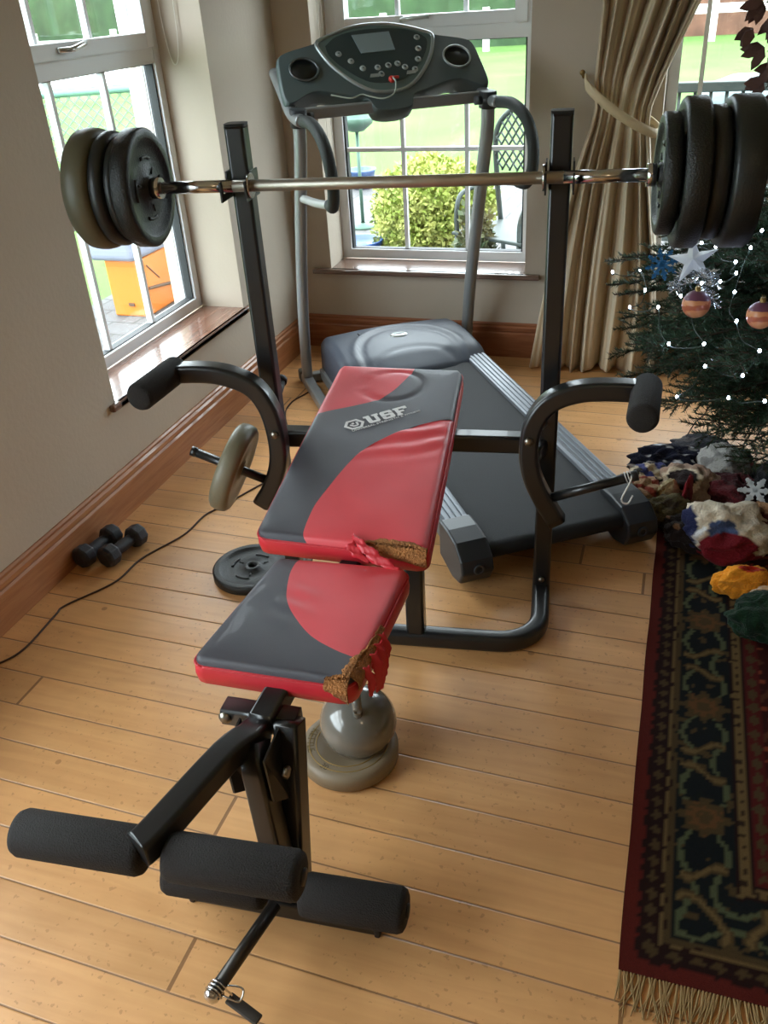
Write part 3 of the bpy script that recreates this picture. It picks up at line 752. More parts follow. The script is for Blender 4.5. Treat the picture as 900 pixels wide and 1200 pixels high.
# ------------------------------------------------------------------ barbell and plates
bar = thing('barbell', 'long chrome barbell bar resting on the hooks of the bench', 'barbell', tuple(SL(0, .05, 1.175)))
def BR(s_): return SL(s_, .05, 1.176+.0*s_)
mb = MB(); mb.tube([BR(-.775), BR(.87)], .0135, 20); part(mb, 'shaft', barsteel, bar)
for q in (-1, 1):
    b = MB(); b.tube([BR(.335*q), BR(.340*q)], .028, 24); part(b, 'collar_ring', chrome, bar)
    b = MB(); b.tube([BR((.555 if q > 0 else -.560)*1.0), BR((.575 if q > 0 else -.583))], .024, 24); part(b, 'inner_collar', chrome, bar)
    if q > 0: b = MB(); b.tube([BR(.805*q), BR(.84*q)], .026, 24); part(b, 'outer_collar', chrome, bar)
    b = MB(); b.tube([BR(.38*q), BR(.555*q)], .0142, 20); part(b, 'polished_sleeve', chrome, bar)
def plate(name, r, th, m, centre, axis, label, group=None, hole=.0145, vinyl=False, cat='weight plate', arcs=True):
    h = th/2; axis = V(axis).normalized()
    o = thing(name, label, cat, tuple(centre), group)
    mb = MB(); c = V(centre)
    if vinyl:
        pr = [(hole,-h),(r*.2,-h),(r*.25,-h*.8),(r*.7,-h*.86),(r*.78,-h),(r-.012,-h),(r-.003,-h*.7),(r,-h*.2),(r,h*.2),(r-.003,h*.7),(r-.012,h),(r*.78,h),(r*.7,h*.86),(r*.25,h*.8),(r*.2,h),(hole,h)]
    else:
        pr = [(hole,-h),(r*.17,-h),(r*.20,-h*.9),(r*.21,-h*.55),(r*.78,-h*.55),(r*.82,-h*.95),(r*.84,-h),(r-.006,-h),(r,-h*.75),(r,h*.75),(r-.006,h),(r*.84,h),(r*.82,h*.95),(r*.78,h*.55),(r*.21,h*.55),(r*.20,h*.9),(r*.17,h),(hole,h)]
    mb.lathe(pr, c, axis, 56, closed=True)
    # raised mouldings between hub and rim, both faces
    a = axis.orthogonal().normalized(); b = axis.cross(a)
    if arcs:
        mm = mb
        for fsgn in (-1, 1):
            zf = h*(.55 if not vinyl else .82)
            for k in range(4):
                a0 = k*PI/2+.35
                for (r0, w) in ((r*.52, .004),):
                    P = [c+axis*(fsgn*(zf+.0005))+(a*math.cos(a0+j*.14)+b*math.sin(a0+j*.14))*r0 for j in range(6)]
                    mm.tube(P, w, 8, upv=axis)
            for k in range(3):
                a0 = k*2*PI/3
                mm.tube([c+axis*(fsgn*zf)+(a*math.cos(a0)+b*math.sin(a0))*q for q in (r*.30, r*.42)], .003, 8, upv=axis)
    mb.build('disc', m, o)
    return o
rub_m = mat('black_vinyl_plate', (27,29,29), .42, bump=.1, bscale=200)
cast_m = mat('black_cast_iron', (21,23,23), .4, bump=.3, bscale=260)
grey_v = mat('grey_vinyl_plate', (118,112,92), .45, bump=.08, bscale=120, var=.08, vscale=10)
olive_v = mat('olive_grey_vinyl_plate', (92,90,72), .45, var=.1, vscale=10)
GP = 'weight plates on the barbell'
plate('weight_plate', .134, .044, cast_m, BR(-.606), SA, 'black weight plate innermost on the left end of the barbell', GP)
plate('weight_plate', .118, .022, rub_m, BR(-.6395), SA, 'smaller black weight plate sunk second from the inside at the left barbell end', GP)
plate('weight_plate', .130, .036, rub_m, BR(-.669), SA, 'black rubber weight plate third from the inside at the left barbell end', GP, vinyl=True)
plate('weight_plate', .138, .062, olive_v, BR(-.7185), SA, 'thick olive grey weight plate outermost on the left barbell end', GP, vinyl=True)
plate('weight_plate', .124, .036, cast_m, BR(.597), SA, 'smaller black weight plate innermost on the right end of the barbell', GP)
plate('weight_plate', .152, .050, cast_m, BR(.6425), SA, 'large black weight plate second from the inside at the right barbell end', GP)
plate('weight_plate', .134, .036, rub_m, BR(.688), SA, 'black weight plate sunk between the two large plates at the right barbell end', GP)
plate('weight_plate', .152, .062, rub_m, BR(.740), SA, 'large black weight plate outermost on the right barbell end', GP)
pd_ = (lb-la).normalized()
plate('weight_plate', .126, .052, grey_v, la.lerp(lb, .50), pd_, 'worn grey-brown weight plate hanging on the pin of the left swing arm', vinyl=True, arcs=False)
plate('weight_plate', .125, .030, cast_m, V((.612, 1.968, .0152)), (0,0,1), 'dark iron weight plate lying flat on the floor behind the seat')

# grey dome weight on a flat vinyl disc
taupe = mat('taupe_vinyl', (128,112,90), .5, var=.05, vscale=12, bump=.05, bscale=200)
dk = thing('weight_plate', 'flat taupe vinyl weight disc on the floor under the grey kettlebell', 'weight plate', (1.164, 1.328, 0))
mb = MB(); r, h = .116, .046
mb.lathe([(.0,0),(r-.010,0),(r,.008),(r,h-.012),(r-.008,h-.002),(r-.016,h),(r*.62,h),(r*.58,h-.003),(0,h-.003)], (1.164,1.328,.0005), (0,0,1), 64); mb.build('disc', taupe, dk)
mb = MB()
for R0, w in ((r*.80, .0012), (r*.66, .0012)):
    mb.tube([V((1.164+R0*math.cos(2*PI*k/60), 1.328+R0*math.sin(2*PI*k/60), h+.0005)) for k in range(60)], w, 6, closed=True)
mb.build('gold_ring', mat('worn_gold_paint', (150,120,60), .5, .3), dk)
def ring_text(txt, cx, cy, z, rad, a0, size, m, par, nm):
    cu = bpy.data.curves.new('t', 'FONT'); cu.body = txt; cu.size = size; cu.extrude = .0006; cu.align_x = 'CENTER'
    tmp = bpy.data.objects.new('t', cu); COL.objects.link(tmp); bpy.context.view_layer.update()
    me = bpy.data.meshes.new_from_object(tmp); bpy.data.objects.remove(tmp); mb = MB(); vs = []
    for q in me.vertices:
        a = a0+q.co.x/rad; R_ = rad-q.co.y
        vs.append(V((cx+R_*math.cos(a), cy+R_*math.sin(a), z+q.co.z)))
    mb.add(vs, [tuple(p.vertices) for p in me.polygons], 0, False); return mb.build(nm, m, par, weld=False)
ring_text('30', 1.164, 1.328, h+.0006, .098, math.radians(-108), .022, mat('dark_lettering', (84,70,52), .6), dk, 'number')
ring_text('KETTLE', 1.164, 1.328, h+.0006, .098, math.radians(-168), .024, mat('worn_gold_paint_b', (98,80,44), .5, .2), dk, 'lettering')
kb = thing('kettlebell', 'glossy grey rounded kettlebell standing under the seat of the bench', 'kettlebell', (1.183, 1.352, .0465))
gk = mat('glossy_grey_vinyl', (112,108,100), .2, coat=.6)
mb = MB(); R_ = .090; P = []
for k in range(0, 25):
    a = -PI/2+.95+(PI-1.20)*k/24; P.append((R_*math.cos(a), .046+R_*.86+R_*math.sin(a)*.92))
P = [(0, P[0][1]), (P[0][0]*.9, P[0][1])]+P
P.append((0, P[-1][1]+.002)); zb = P[0][1]
P = [(a, b-zb+.0468) for a, b in P]
mb.lathe(P, (1.183, 1.352, 0), (0,0,1), 56); mb.build('body', gk, kb)
mb = MB(); zt = P[-1][1]
mb.tube(catmull([(1.183+.40*k, 1.352-.90*k, zt+h) for k, h in ((-.048,-.018),(-.052,.010),(-.036,.030),(0,.035),(.036,.030),(.052,.010),(.048,-.018))], 6), .011, 16)
mb.build('handle', gk, kb)

# dumbbells
db_m = mat('blue_black_vinyl', (44,46,54), .5, bump=.1, bscale=200)
def dumbbell(loc, rz, label):
    o = thing('dumbbell', label, 'dumbbell', loc, 'dumbbells by the skirting board', rz=rz)
    r = .038
    for q in (-1, 1):
        mb = MB(); c = V((0, .064*q, r))
        mb.lathe([(0,-.028),(r*.55,-.028),(r*.9,-.022),(r,-.014),(r,.014),(r*.9,.022),(r*.55,.028),(0,.028)], c, (0,1,0), 8, smooth=False)
        mb.build('head', db_m, o, local=True, bevel=.003)
    mb = MB(); mb.lathe([(.019,-.04),(.021,0),(.019,.04)], (0,0,r), (0,1,0), 20); mb.build('grip', db_m, o, local=True)
    return o
dumbbell((.062, 1.945, 0), math.radians(-8), 'blue-black dumbbell lying closest to the left skirting board')
dumbbell((.145, 1.965, 0), math.radians(-10), 'blue-black dumbbell nearer the bench of the pair on the floor')

# ------------------------------------------------------------------ treadmill
tm = thing('treadmill', 'grey home treadmill standing askew before the back window', 'treadmill', (.555, 3.615, 0), rz=math.atan2(.569, .822))
def TMb(mb, name, m, par=None, **k):
    return mb.build(name, m, par or tm, local=True, **k)
def TP(a, b, z): return V((a, -b, z))
tg = mat('silver_grey_paint', (142,146,148), .38, .35)
tdk = mat('dark_grey_plastic', (52,56,60), .45, bump=.15, bscale=500)
thood = mat('slate_hood_plastic', (62,68,80), .48, bump=.1, bscale=500)
belt = mat('black_running_belt', (24,25,28), .72, bump=.4, bscale=600)
rail_m = mat('ribbed_aluminium', (112,116,122), .42, .6)
cons = mat('console_grey_plastic', (78,92,94), .45, bump=.1, bscale=400)
def zd(b): return .175-.035*(b-.4)           # deck slopes gently to the rear
# deck body and belt
mb = MB(); mb.prism([TP(-.25,.38,zd(.38)-.005), TP(-.25,1.66,zd(1.66)-.005), TP(-.25,1.66,zd(1.66)-.06), TP(-.25,.38,zd(.38)-.07)], (.5,0,0)); TMb(mb, 'deck', tdk)
mb = MB()
mb.grid(lambda u, v: TP(-.225+.45*u, .38+1.30*v, zd(.38+1.30*v)+.001), 2, 20)
for k in range(12):                          # belt wraps the rear roller
    pass
bz = zd(1.68); pts = []
prof = [(1.68+.028*math.sin(a), bz-.027+.028*math.cos(a)) for a in [PI*k/10 for k in range(11)]]
mb.add([TP(s_*.225, b, z) for s_ in (-1, 1) for b, z in prof], [(i, i+1, 12+i, 11+i) for i in range(10)])
TMb(mb, 'running_belt', belt)
for s_ in (-1, 1):
    mb = MB(); x0, x1 = sorted((s_*.225, s_*.315))
    pr = []
    n = 12
    top = [(x0, .0), (x0+.003, .012)]
    for k in range(4):                       # raised ribs along the foot rail
        xa = x0+.010+k*.019
        top += [(xa, .014), (xa+.002, .018), (xa+.011, .018), (xa+.013, .014)]
    top += [(x1-.003, .012), (x1, .004), (x1, -.055), (x0, -.055)]
    mb.prism([TP(x, .40, zd(.40)+z) for x, z in top], TP(0, 1.60, zd(1.60)-zd(0))-TP(0, .40, zd(.40)-zd(0)))
    TMb(mb, 'foot_rail', rail_m)
    mb = MB(); e0 = 1.55; zz = zd(1.6)
    x0, x1 = (.222, .325) if s_ > 0 else (-.325, -.222)
    side = [(e0, zz+.024), (1.62, zz+.026), (1.685, zz+.018), (1.735, zz-.02), (1.745, zz-.06), (1.72, zz-.105), (1.66, zz-.118), (e0, zz-.10)]
    mb.prism([TP(x0, b, z) for b, z in side], (x1-x0, 0, 0)); ec = TMb(mb, 'rear_end_cap', mat('black_end_cap', (38,40,44), .4), bevel=.008, seg=3)
    mb = MB(); mb.lathe([(0,-.02),(.024,-.02),(.028,-.014),(.028,.014),(.024,.02),(0,.02)], TP((x0+x1)/2, 1.65, .028), (1,0,0), 24); TMb(mb, 'rear_foot', mat('black_rubber', (20,20,20), .8), ec)
    mb = MB(); mb.lathe([(.010,0),(.018,0),(.018,.004),(.010,.004)], TP(s_*.27, 1.742, zz-.05), (0,-1,0), 20, closed=True); TMb(mb, 'adjuster_ring', tdk, ec)
# motor hood
def hood():
    mb = MB(); NU, NV = 44, 32
    def P(u, v):
        a = (u-.5)*.64; b = -.035+.455*v
        a *= 1-.015*(1-v)**2
        b += .012*(1-(2*u-1)**2)*(1-v)*-1+(.035*(1-(2*u-1)**2) if v > .9 else 0)*(v-.9)*10
        z = .205+.030*math.sin(PI*min(v*.85+.12, 1))+.010*math.sin(PI*u)
        ex = min(u, 1-u); ez = min(v, 1-v)
        z -= .022*max(0, 1-ex/.05)**2.2+.03*max(0, 1-v/.06)**2.2
        z -= max(0, (v-.80)/.2)**2*.040
        d = abs(math.hypot((u-.5)/.33, (v-.85)/.62)-1)          # moulded arc
        z += -.007*math.exp(-(d/.05)**2)+.007*math.exp(-((math.hypot((u-.5)/.33,(v-.85)/.62)-1.13)/.06)**2)
        d2 = math.hypot((u-.5)/.30, (v-1.10)/.36)-1
        z += -.006*math.exp(-(d2/.07)**2)
        return TP(a, b, z)
    mb.grid(P, NU, NV)
    rim = [P(i/NU, 0) for i in range(NU+1)]+[P(1, j/NV) for j in range(1, NV+1)]+[P(i/NU, 1) for i in range(NU-1, -1, -1)]+[P(0, j/NV) for j in range(NV-1, 0, -1)]
    n = len(rim); lo = [V((p.x*1.01, p.y, .055 if p.y > -.30 else max(.055, .10))) for p in rim]
    mb.add(rim+lo, [(i, (i+1) % n, n+(i+1) % n, n+i) for i in range(n)])
    o = TMb(mb, 'motor_hood', thood)
    mb = MB(); mb.lathe([(0,.004),(.020,.004),(.026,.002),(.028,-.002)], (0,0,0), (0,0,1), 32)
    mb.v = [TP(p.x*1.45+.0, .165+p.y*.95*-1, .2465+p.z) for p in mb.v]; TMb(mb, 'badge', mat('badge_silver', (205,210,208), .3, .6), o)
    mb = MB(); mb.lathe([(0,.0046),(.014,.0046),(.014,.002)], (0,0,0), (0,0,1), 24); mb.v = [TP(p.x*1.9, .165+p.y*.5, .2468+p.z) for p in mb.v]; TMb(mb, 'badge_oval', mat('badge_grey', (120,130,135), .4, .3), o)
    mb = MB(); mb.tube([TP(-.165,.10,.238), TP(-.162,.094,.246), TP(-.168,.088,.250)], .0035, 8); TMb(mb, 'fastener', tdk, o)
hood()
# lower side frame of the hood, seen on its left
mb = MB(); mb.sq([TP(-.318,-.02,.05), TP(-.318,.75,.06)], .03, .05); TMb(mb, 'side_frame', tg)
mb = MB(); mb.sq([TP(.318,-.02,.05), TP(.318,.75,.06)], .03, .05); TMb(mb, 'side_frame', tg)
# uprights, floor rails, rear cross tube
def upr(s_):
    a = .392*s_
    P = [(a, -.03, .03), (a, .0, .22), (a-.002*s_, .055, .45), (a-.006*s_, .135, .70), (a-.012*s_, .215, .93), (a-.016*s_, .262, 1.06), (a-.018*s_, .272, 1.17)]
    mb = MB(); mb.sq(catmull([TP(*p) for p in P], 5), .044, .060, upv=(0,1,0), rr=.4); u = TMb(mb, 'upright', tg)
    mb = MB(); mb.sq([TP(a,-.09,.025), TP(a,.60,.025)], .045, .045); TMb(mb, 'floor_rail', tg)
    mb = MB(); mb.box(TP(a, -.09, .030), (.055, .05, .058)); TMb(mb, 'floor_foot', mat('grey_foot_plastic', (96,92,84), .6), bevel=.01)
    # clamp at the console joint
    mb = MB(); mb.sq([TP(a-.018*s_, .268, 1.135), TP(a-.018*s_, .272, 1.195)], .060, .072, upv=(0,1,0), rr=.4); mb.tube([TP(a-.018*s_-.03*s_,.275,1.165), TP(a-.018*s_-.055*s_,.275,1.165)], .016, 16); TMb(mb, 'joint_clamp', tdk, u)
    # side tube of the console running down into the handlebar loop
    ti = .004 if s_ > 0 else .007
    A = [(-.02,1.30),(.08,1.245),(.18,1.185),(.27,1.165),(.36,1.162)]
    B = [(.36,1.162),(.50,1.165),(.61,1.125),(.66,1.055),(.655,.965),(.60,.905),(.52,.895)]
    C = [(.52,.895),(.40,.882),(.215,.872)]
    aa = a-.012*s_
    mb = MB(); mb.sq(catmull([TP(aa+.012*s_*(1-i/4), .262-.25+b, z) for i, (b, z) in enumerate(A)], 5), .040, .048, upv=(1,0,0), rr=.45); sa = TMb(mb, 'side_arm', mat('satin_silver_plastic', (150,154,158), .3, .5))
    sh = -.02
    mb = MB(); mb.tube(catmull([TP(aa+ti*i, b+sh, z) for i, (b, z) in enumerate(B)], 6), .0215, 16, upv=(1,0,0)); TMb(mb, 'handle_grip', mat('black_grip_foam', (40,46,46), .6, bump=.3, bscale=400), sa)
    mb = MB(); mb.tube(catmull([TP(aa+ti*(6-3*i), b+sh, z) for i, (b, z) in enumerate(C)], 5), .0155, 16, upv=(1,0,0)); TMb(mb, 'handle_tube', mat('pale_silver_tube', (190,192,192), .35, .4), sa)
upr(-1); upr(1)
mb = MB(); mb.sq([TP(-.39, -.06, .025), TP(.39, -.06, .025)], .04, .04); TMb(mb, 'rear_crossbar', tg)
mb = MB(); mb.sq([TP(-.37, .225, 1.172), TP(.37, .225, 1.172)], .030, .042, rr=.3); TMb(mb, 'console_crossbar', tg)
# console: rounded mask on a plane tilted towards the user
CO = TP(0, .225, 1.20); cw = V((0, math.sin(math.radians(45)), math.cos(math.radians(45)))); cn = V((0, -math.cos(math.radians(45)), math.sin(math.radians(45))))
def CP(u, w, h=0): return CO+V((1,0,0))*u+cw*w+cn*h
half = [(0,.338),(.06,.334),(.12,.320),(.18,.298),(.235,.272),(.26,.262),(.30,.252),(.36,.236),(.395,.214),(.405,.15),(.412,.06),(.405,.02),(.38,.015),(.30,.052),(.22,.040),(.15,.018),(.095,.002),(.075,-.045),(.035,-.060),(0,-.062)]
pts = catmull([(x, y, 0) for x, y in half], 3)
ol = [(p.x, p.y) for p in pts]+[(-p.x, p.y) for p in pts[::-1][1:-1]]
mb = MB(); n = len(ol)
def ring(k, h): 
    c = (0, .16); return [CP(c[0]+(x-c[0])*k, c[1]+(y-c[1])*k, h) for x, y in ol]
lays = [ring(.90, -.085), ring(.97, -.06), ring(1, -.02), ring(.995, -.006), ring(.975, .004)]
mb.add([p for l in lays for p in l], [(l*n+i, l*n+(i+1) % n, (l+1)*n+(i+1) % n, (l+1)*n+i) for l in range(4) for i in range(n)])
mb.add(lays[0], [tuple(range(n))], 0, False)
mb.add(lays[4], [tuple(range(n))], 0, False)
con = TMb(mb, 'console', cons)
# silver edged control panel
half2 = [(0,.330),(.07,.325),(.14,.306),(.20,.282),(.232,.262),(.225,.222),(.20,.165),(.16,.108),(.115,.062),(.07,.032),(.03,.022),(0,.020)]
q2 = catmull([(x, y, 0) for x, y in half2], 3); ol2 = [(p.x, p.y) for p in q2]+[(-p.x, p.y) for p in q2[::-1][1:-1]]
mb = MB(); mb.tube([CP(x, y, .005) for x, y in ol2], .0075, 8, closed=True, upv=cn); TMb(mb, 'panel_trim', mat('silver_trim', (160,168,168), .3, .6), con)
mb = MB(); mb.prism([CP(x*.97, .17+(y-.17)*.97, .003) for x, y in ol2], cn*.003); TMb(mb, 'panel', mat('panel_grey', (92,112,110), .4), con)
dm = [(-.205,.245),(-.15,.285),(-.06,.305),(.06,.305),(.15,.288),(.205,.250),(.20,.205),(.165,.15),(.11,.098),(.05,.065),(-.05,.065),(-.11,.098),(-.165,.15),(-.20,.205)]
dmc = catmull([(x, y, 0) for x, y in dm+dm[:1]], 4)[:-1]
mb = MB(); mb.prism([CP(p.x*.98, p.y, .006) for p in dmc], cn*.002); TMb(mb, 'button_field', mat('button_field_dark', (44,60,62), .35), con)
mb = MB(); mb.prism([CP(-.088,.283,.008), CP(.062,.288,.008), CP(.066,.202,.008), CP(-.070,.198,.008)], cn*.003)
TMb(mb, 'display', mat('lcd_screen', (128,146,152), .25), con)
bt_m = mat('round_button', (150,158,156), .4, .2); sym = mat('button_symbol', (60,74,74), .5)
for (x, y) in ((-.158,.205),(-.118,.168),(-.080,.132),(.168,.252),(.160,.200),(.146,.152),(.122,.108),(-.022,.130),(.022,.136),(.060,.140),(-.015,.100),(.085,.122)):
    mb = MB(); mb.lathe([(0,.004),(.008,.004),(.0115,.0025),(.0125,0)], CP(x, y, .008), cn, 24); b = TMb(mb, 'button', bt_m, con)
    mb = MB(); mb.lathe([(0,.0046),(.005,.0046),(.005,.003)], CP(x, y, .0082), cn, 3 if x < -.05 else 16); TMb(mb, 'symbol', sym, b)
for x in (-.042, .104):
    mb = MB(); mb.prism([CP(x-.022, .088, .008), CP(x+.016, .088, .008), CP(x+.022, .102, .008), CP(x-.016, .102, .008)], cn*.003); TMb(mb, 'button', bt_m, con)
# cup holders: flat dark discs stand in for the shade of the recesses
for s_ in (-1, 1):
    c = CP(.305*s_, .150, .0)
    mb = MB(); mb.lathe([(.048,.010),(.052,.008),(.052,.002),(.046,.002),(.044,-.045),(.0,-.048)], (0,0,0), (0,0,1), 40)
    # lie in the panel plane, slightly wider than deep
    mb.v = [c+V((1,0,0))*(p.x*1.08)+cw*(p.y*1.0)+cn*(p.z if p.z > -.01 else p.z*.0-.0+.0065) for p in mb.v]
    TMb(mb, 'cup_holder', mat('recess_shade', (12,16,16), .35), con)
    mb = MB(); mb.tube([c+V((1,0,0))*(.054*math.cos(2*PI*k/40))+cw*(.050*math.sin(2*PI*k/40))+cn*.008 for k in range(40)], .0045, 8, closed=True, upv=cn); TMb(mb, 'cup_rim', mat('silver_trim', (160,168,168), .3, .6) if s_ > 0 else mat('dark_rim', (90,96,98), .25, .4), con)
# safety key with its cord
mb = MB(); mb.lathe([(0,.016),(.009,.015),(.013,.008),(.012,0)], CP(.018, .070, .006), cn, 20); mb.box(CP(.030,.072,.018), (.03,.010,.010)); sk = TMb(mb, 'safety_key', mat('red_key', (205,60,50), .4), con, bevel=.002)
mb = MB(); mb.tube(catmull([CP(.020,.070,.02), CP(.022,.04,.03), CP(.005,-.004,.025), CP(-.04,-.018,.02), CP(-.09,.005,.012), CP(-.115,.018,.008), CP(-.16,.008,.006), CP(-.23,.03,.006)], 6), .0028, 8); TMb(mb, 'cord', mat('cord_grey_green', (176,190,180), .6), sk)

# black flex trailing from under the treadmill along the floor
flex = mat('black_flex', (66,40,28), .6)
K = [(-.0+.03,1.34),(.096,1.398),(.125,1.472),(.117,1.623),(.119,1.675),(.201,1.816),(.215,1.955),(.281,2.113),(.292,2.245),(.325,2.32),(.40,2.50),(.50,2.70),(.45,2.85),(.323,2.945),(.235,3.10),(.217,3.214),(.240,3.30),(.26,3.36)]
mb = MB(); mb.tube(catmull([(x, y, .0034) for x, y in K], 8), 0.003, 8); tag(mb.build('power_cable', flex), 'thin black flex trailing over the floorboards from the treadmill past the dumbbells', 'cable')

# ------------------------------------------------------------------ rug
def rug():
    X0, Y0, W, L = 1.812, .962, 1.62, 2.05
    root = thing('rug', 'dark red and navy patterned oriental rug with pale fringe', 'rug', (X0, Y0, 0))
    st = .007; nx, ny = int(W/st), int(L/st)
    red = (78,26,20); dkr = (32,16,14); navy = (18,21,22); tan = (92,74,46); tan2 = (66,52,32); field = (46,16,13)
    def colr(x, y):
        w = .004*noise.noise(V((x*40, y*40, 0)))
        dx = min(x, W-x)+w; dy = min(y, L-y)+w; d = min(dx, dy); t = y if dx < dy else x
        if d < .028: return red
        if d < .034: return dkr
        if d < .066:
            s_ = (t*26) % 1
            return tan2 if abs(s_-.5)+abs((d-.050)/.03) < .38 else dkr
        if d < .071: return tan
        if d < .076: return dkr
        if d < .086: return tan2
        if d < .205:
            P = .34; q = ((t+.05) % P)/P; e = (d-.1455)/.06           # palmettes alternating with leaf pairs
            a = (q-.28)*P/.06; r = math.hypot(a, e*.95); ang = math.atan2(e, a)
            lim = .78+.14*math.cos(ang*8)
            if r < lim: return tan2 if (r > lim*.62 or r < .28) and noise.noise(V((x*70, y*70, 2))) > -.35 else (86,58,34)
            if abs(r-lim-.12) < .05: return navy
            a2 = (q-.76)*P/.05; r2 = abs(abs(a2)-.75-.35*math.sin(e*3.2))
            if r2 < .24 and abs(e) < .8: return tan if r2 < .12 else tan2
            if abs(abs(e)-.55-.25*math.cos(q*12.5)) < .10: return (70,74,52)
            if noise.noise(V((x*38, y*38, 5))) > .40: return tan2
            return navy
        if d < .212: return dkr
        if d < .234:
            return (40,28,20) if ((t*34) % 1) < .35 and abs(d-.223) < .006 else tan
        if d < .242: return dkr
        if d < .275:
            return tan2 if abs(((t*22) % 1)-.5)*2+abs((d-.259)/.016) < .9 else (70,20,18)
        u, v_ = ((x*5.2) % 1)-.5, ((y*7.5+.5*(int(x*5.2) % 2)) % 1)-.5
        n_ = noise.noise(V((x*24, y*24, 9)))
        if abs(v_-.22*math.sin(u*9)) < .09 and abs(u) < .40 and n_ > -.2: return (74,42,28)
        if abs(math.hypot(u, v_)-.36) < .05 and n_ > .0: return (116,54,36)
        if n_ > .42: return (58,22,24)
        return field
    vs = []; cols = []
    mb = MB()
    for j in range(ny+1):
        for i in range(nx+1):
            x, y = i*st, j*st
            edge = .006*noise.noise(V((y*3, 0, 1))) if i == 0 else 0
            z = .0085+.0015*noise.noise(V((x*3, y*3, 0)))
            vs.append(V((X0+x+edge, Y0+y, z)))
            cols.append(srgb(colr(x, y)))
    fs = [(j*(nx+1)+i, j*(nx+1)+i+1, (j+1)*(nx+1)+i+1, (j+1)*(nx+1)+i) for j in range(ny) for i in range(nx)]
    mb.add(vs, fs)
    o = mb.build('pile', attr_mat('rug_wool', .95, .4, 500, .0, .1), root, weld=False)
    ca = o.data.color_attributes.new('Col', 'FLOAT_COLOR', 'POINT')
    ca.data.foreach_set('color', [c for q in cols for c in q])
    mb = MB()
    mb.bounds((X0+.003, Y0+.003, 0.0005), (X0+nx*st-.003, Y0+ny*st-.003, .0075)); mb.build('backing', mat('rug_backing', (70,28,26), .95), root)
    rnd = random.Random(3); fr = MB(); x = X0+.004
    while x < X0+nx*st-.004:
        ln = rnd.uniform(.05, .085); dx = rnd.uniform(-.03, .02); r = .0022
        for q in range(2):
            d2 = dx+rnd.uniform(-.012, .012)
            fr.tube([(x, Y0+.004, .006), (x+d2*.35, Y0-ln*.4, .004), (x+d2, Y0-ln*rnd.uniform(.85,1.05), .0028)], r, 4, radii=[1, .9, .5], cap=False)
        x += .0062
    f_ = fr.build('fringe', mat('fringe_cotton', (150,122,80), .9), root, weld=False, fixn=False); f_['kind'] = 'stuff'
rug()

# ------------------------------------------------------------------ Christmas tree
TC = V((2.53, 3.0, 0))
TR = [(.2,.62),(.45,.88),(.68,.95),(.78,.80),(.95,.64),(1.3,.55),(1.7,.34),(2.15,.05)]
tree = thing('christmas_tree', 'dark green Christmas tree with lights at the right of the photo', 'Christmas tree', (2.53, 3.0, 0))
mb = MB(); mb.tube([TC+V((0,0,.03)), TC+V((.01,0,1.0)), TC+V((0,0,2.12))], .045, 12, radii=[1, .7, .2]); mb.build('trunk', mat('fir_bark', (74,58,42), .9, bump=.6, bscale=60), tree)
mb = MB(); mb.lathe([(0,0),(.15,0),(.19,.02),(.20,.17),(.185,.18),(.17,.17),(.165,.15),(0,.15)], TC, (0,0,1), 32); mb.build('tree_stand', mat('stand_green', (30,50,38), .5), tree)
rnd = random.Random(11); wood = MB(); nv = []; nf = []
def needle(p, d, ln, w):
    s_ = d.cross(V((rnd.uniform(-1,1), rnd.uniform(-1,1), rnd.uniform(-1,1)))).normalized()*w
    k = len(nv); nv.extend((p-s_, p+s_, p+d*ln)); nf.append((k, k+1, k+2))
def sprig(p0, p1, dens, ln=.024):
    d = (p1-p0); L_ = d.length; d.normalize(); n = int(L_*dens)
    a = d.orthogonal().normalized(); b = d.cross(a)
    for i in range(n):
        t = (i+rnd.random())/n; an = rnd.uniform(0, 2*PI); o = a*math.cos(an)+b*math.sin(an)
        if o.z < -.5 and rnd.random() < .5: o.z *= -1
        needle(p0.lerp(p1, t), (o*.8+d*.7).normalized(), ln*rnd.uniform(.75, 1.15)*(1-.3*t), .00155)
nb = 0; z = .26
while z < 2.08:
    R_ = interp(TR, z); cnt = max(5, int(13*R_/.9)+3)
    for k in range(cnt):
        az = 2*PI*(k+rnd.random()*.7)/cnt+z*7; near = math.cos(az-math.radians(215)) > -.15
        if not near and rnd.random() < .45: continue
        R2 = R_*rnd.uniform(.80, 1.04); o = V((math.cos(az), math.sin(az), 0)); lift = rnd.uniform(-.05, .10)+.12*(z-.7)
        P = catmull([TC+V((0,0,z-.02)), TC+o*R2*.4+V((0,0,z+lift*.5+.02)), TC+o*R2*.75+V((0,0,z+lift*.7)), TC+o*R2+V((0,0,z+lift*.5-.02))], 5)
        wood.tube(P, .007, 5, radii=[1.2-1.0*i/(len(P)-1) for i in range(len(P))], cap=False)
        for i in range(3, len(P)-1): sprig(P[i], P[i+1], 360)
        sd_ = o.cross(V((0,0,1))); ns = int(R2*24)
        for q in range(ns):
            t = .28+.70*(q+rnd.random()*.5)/ns; i = min(int(t*(len(P)-1)), len(P)-2); p = P[i].lerp(P[i+1], t*(len(P)-1)-i)
            side = 1 if q % 2 else -1; ln = (.17*(1-t)+.07)*rnd.uniform(.7, 1.15)
            d = (o*.75+sd_*side*.8+V((0,0,rnd.uniform(-.22,.18)))).normalized(); e = p+d*ln
            wood.tube([p, e], .0026, 3, cap=False); sprig(p, e, 520 if near else 260)
            if near and ln > .09:
                m_ = p.lerp(e, .45)
                for s2 in (-1, 1):
                    d2 = (d+d.cross(V((0,0,1)))*s2*.9+V((0,0,rnd.uniform(-.2,.2)))).normalized(); sprig(m_, m_+d2*ln*.42, 480)
        nb += 1
    z += .050
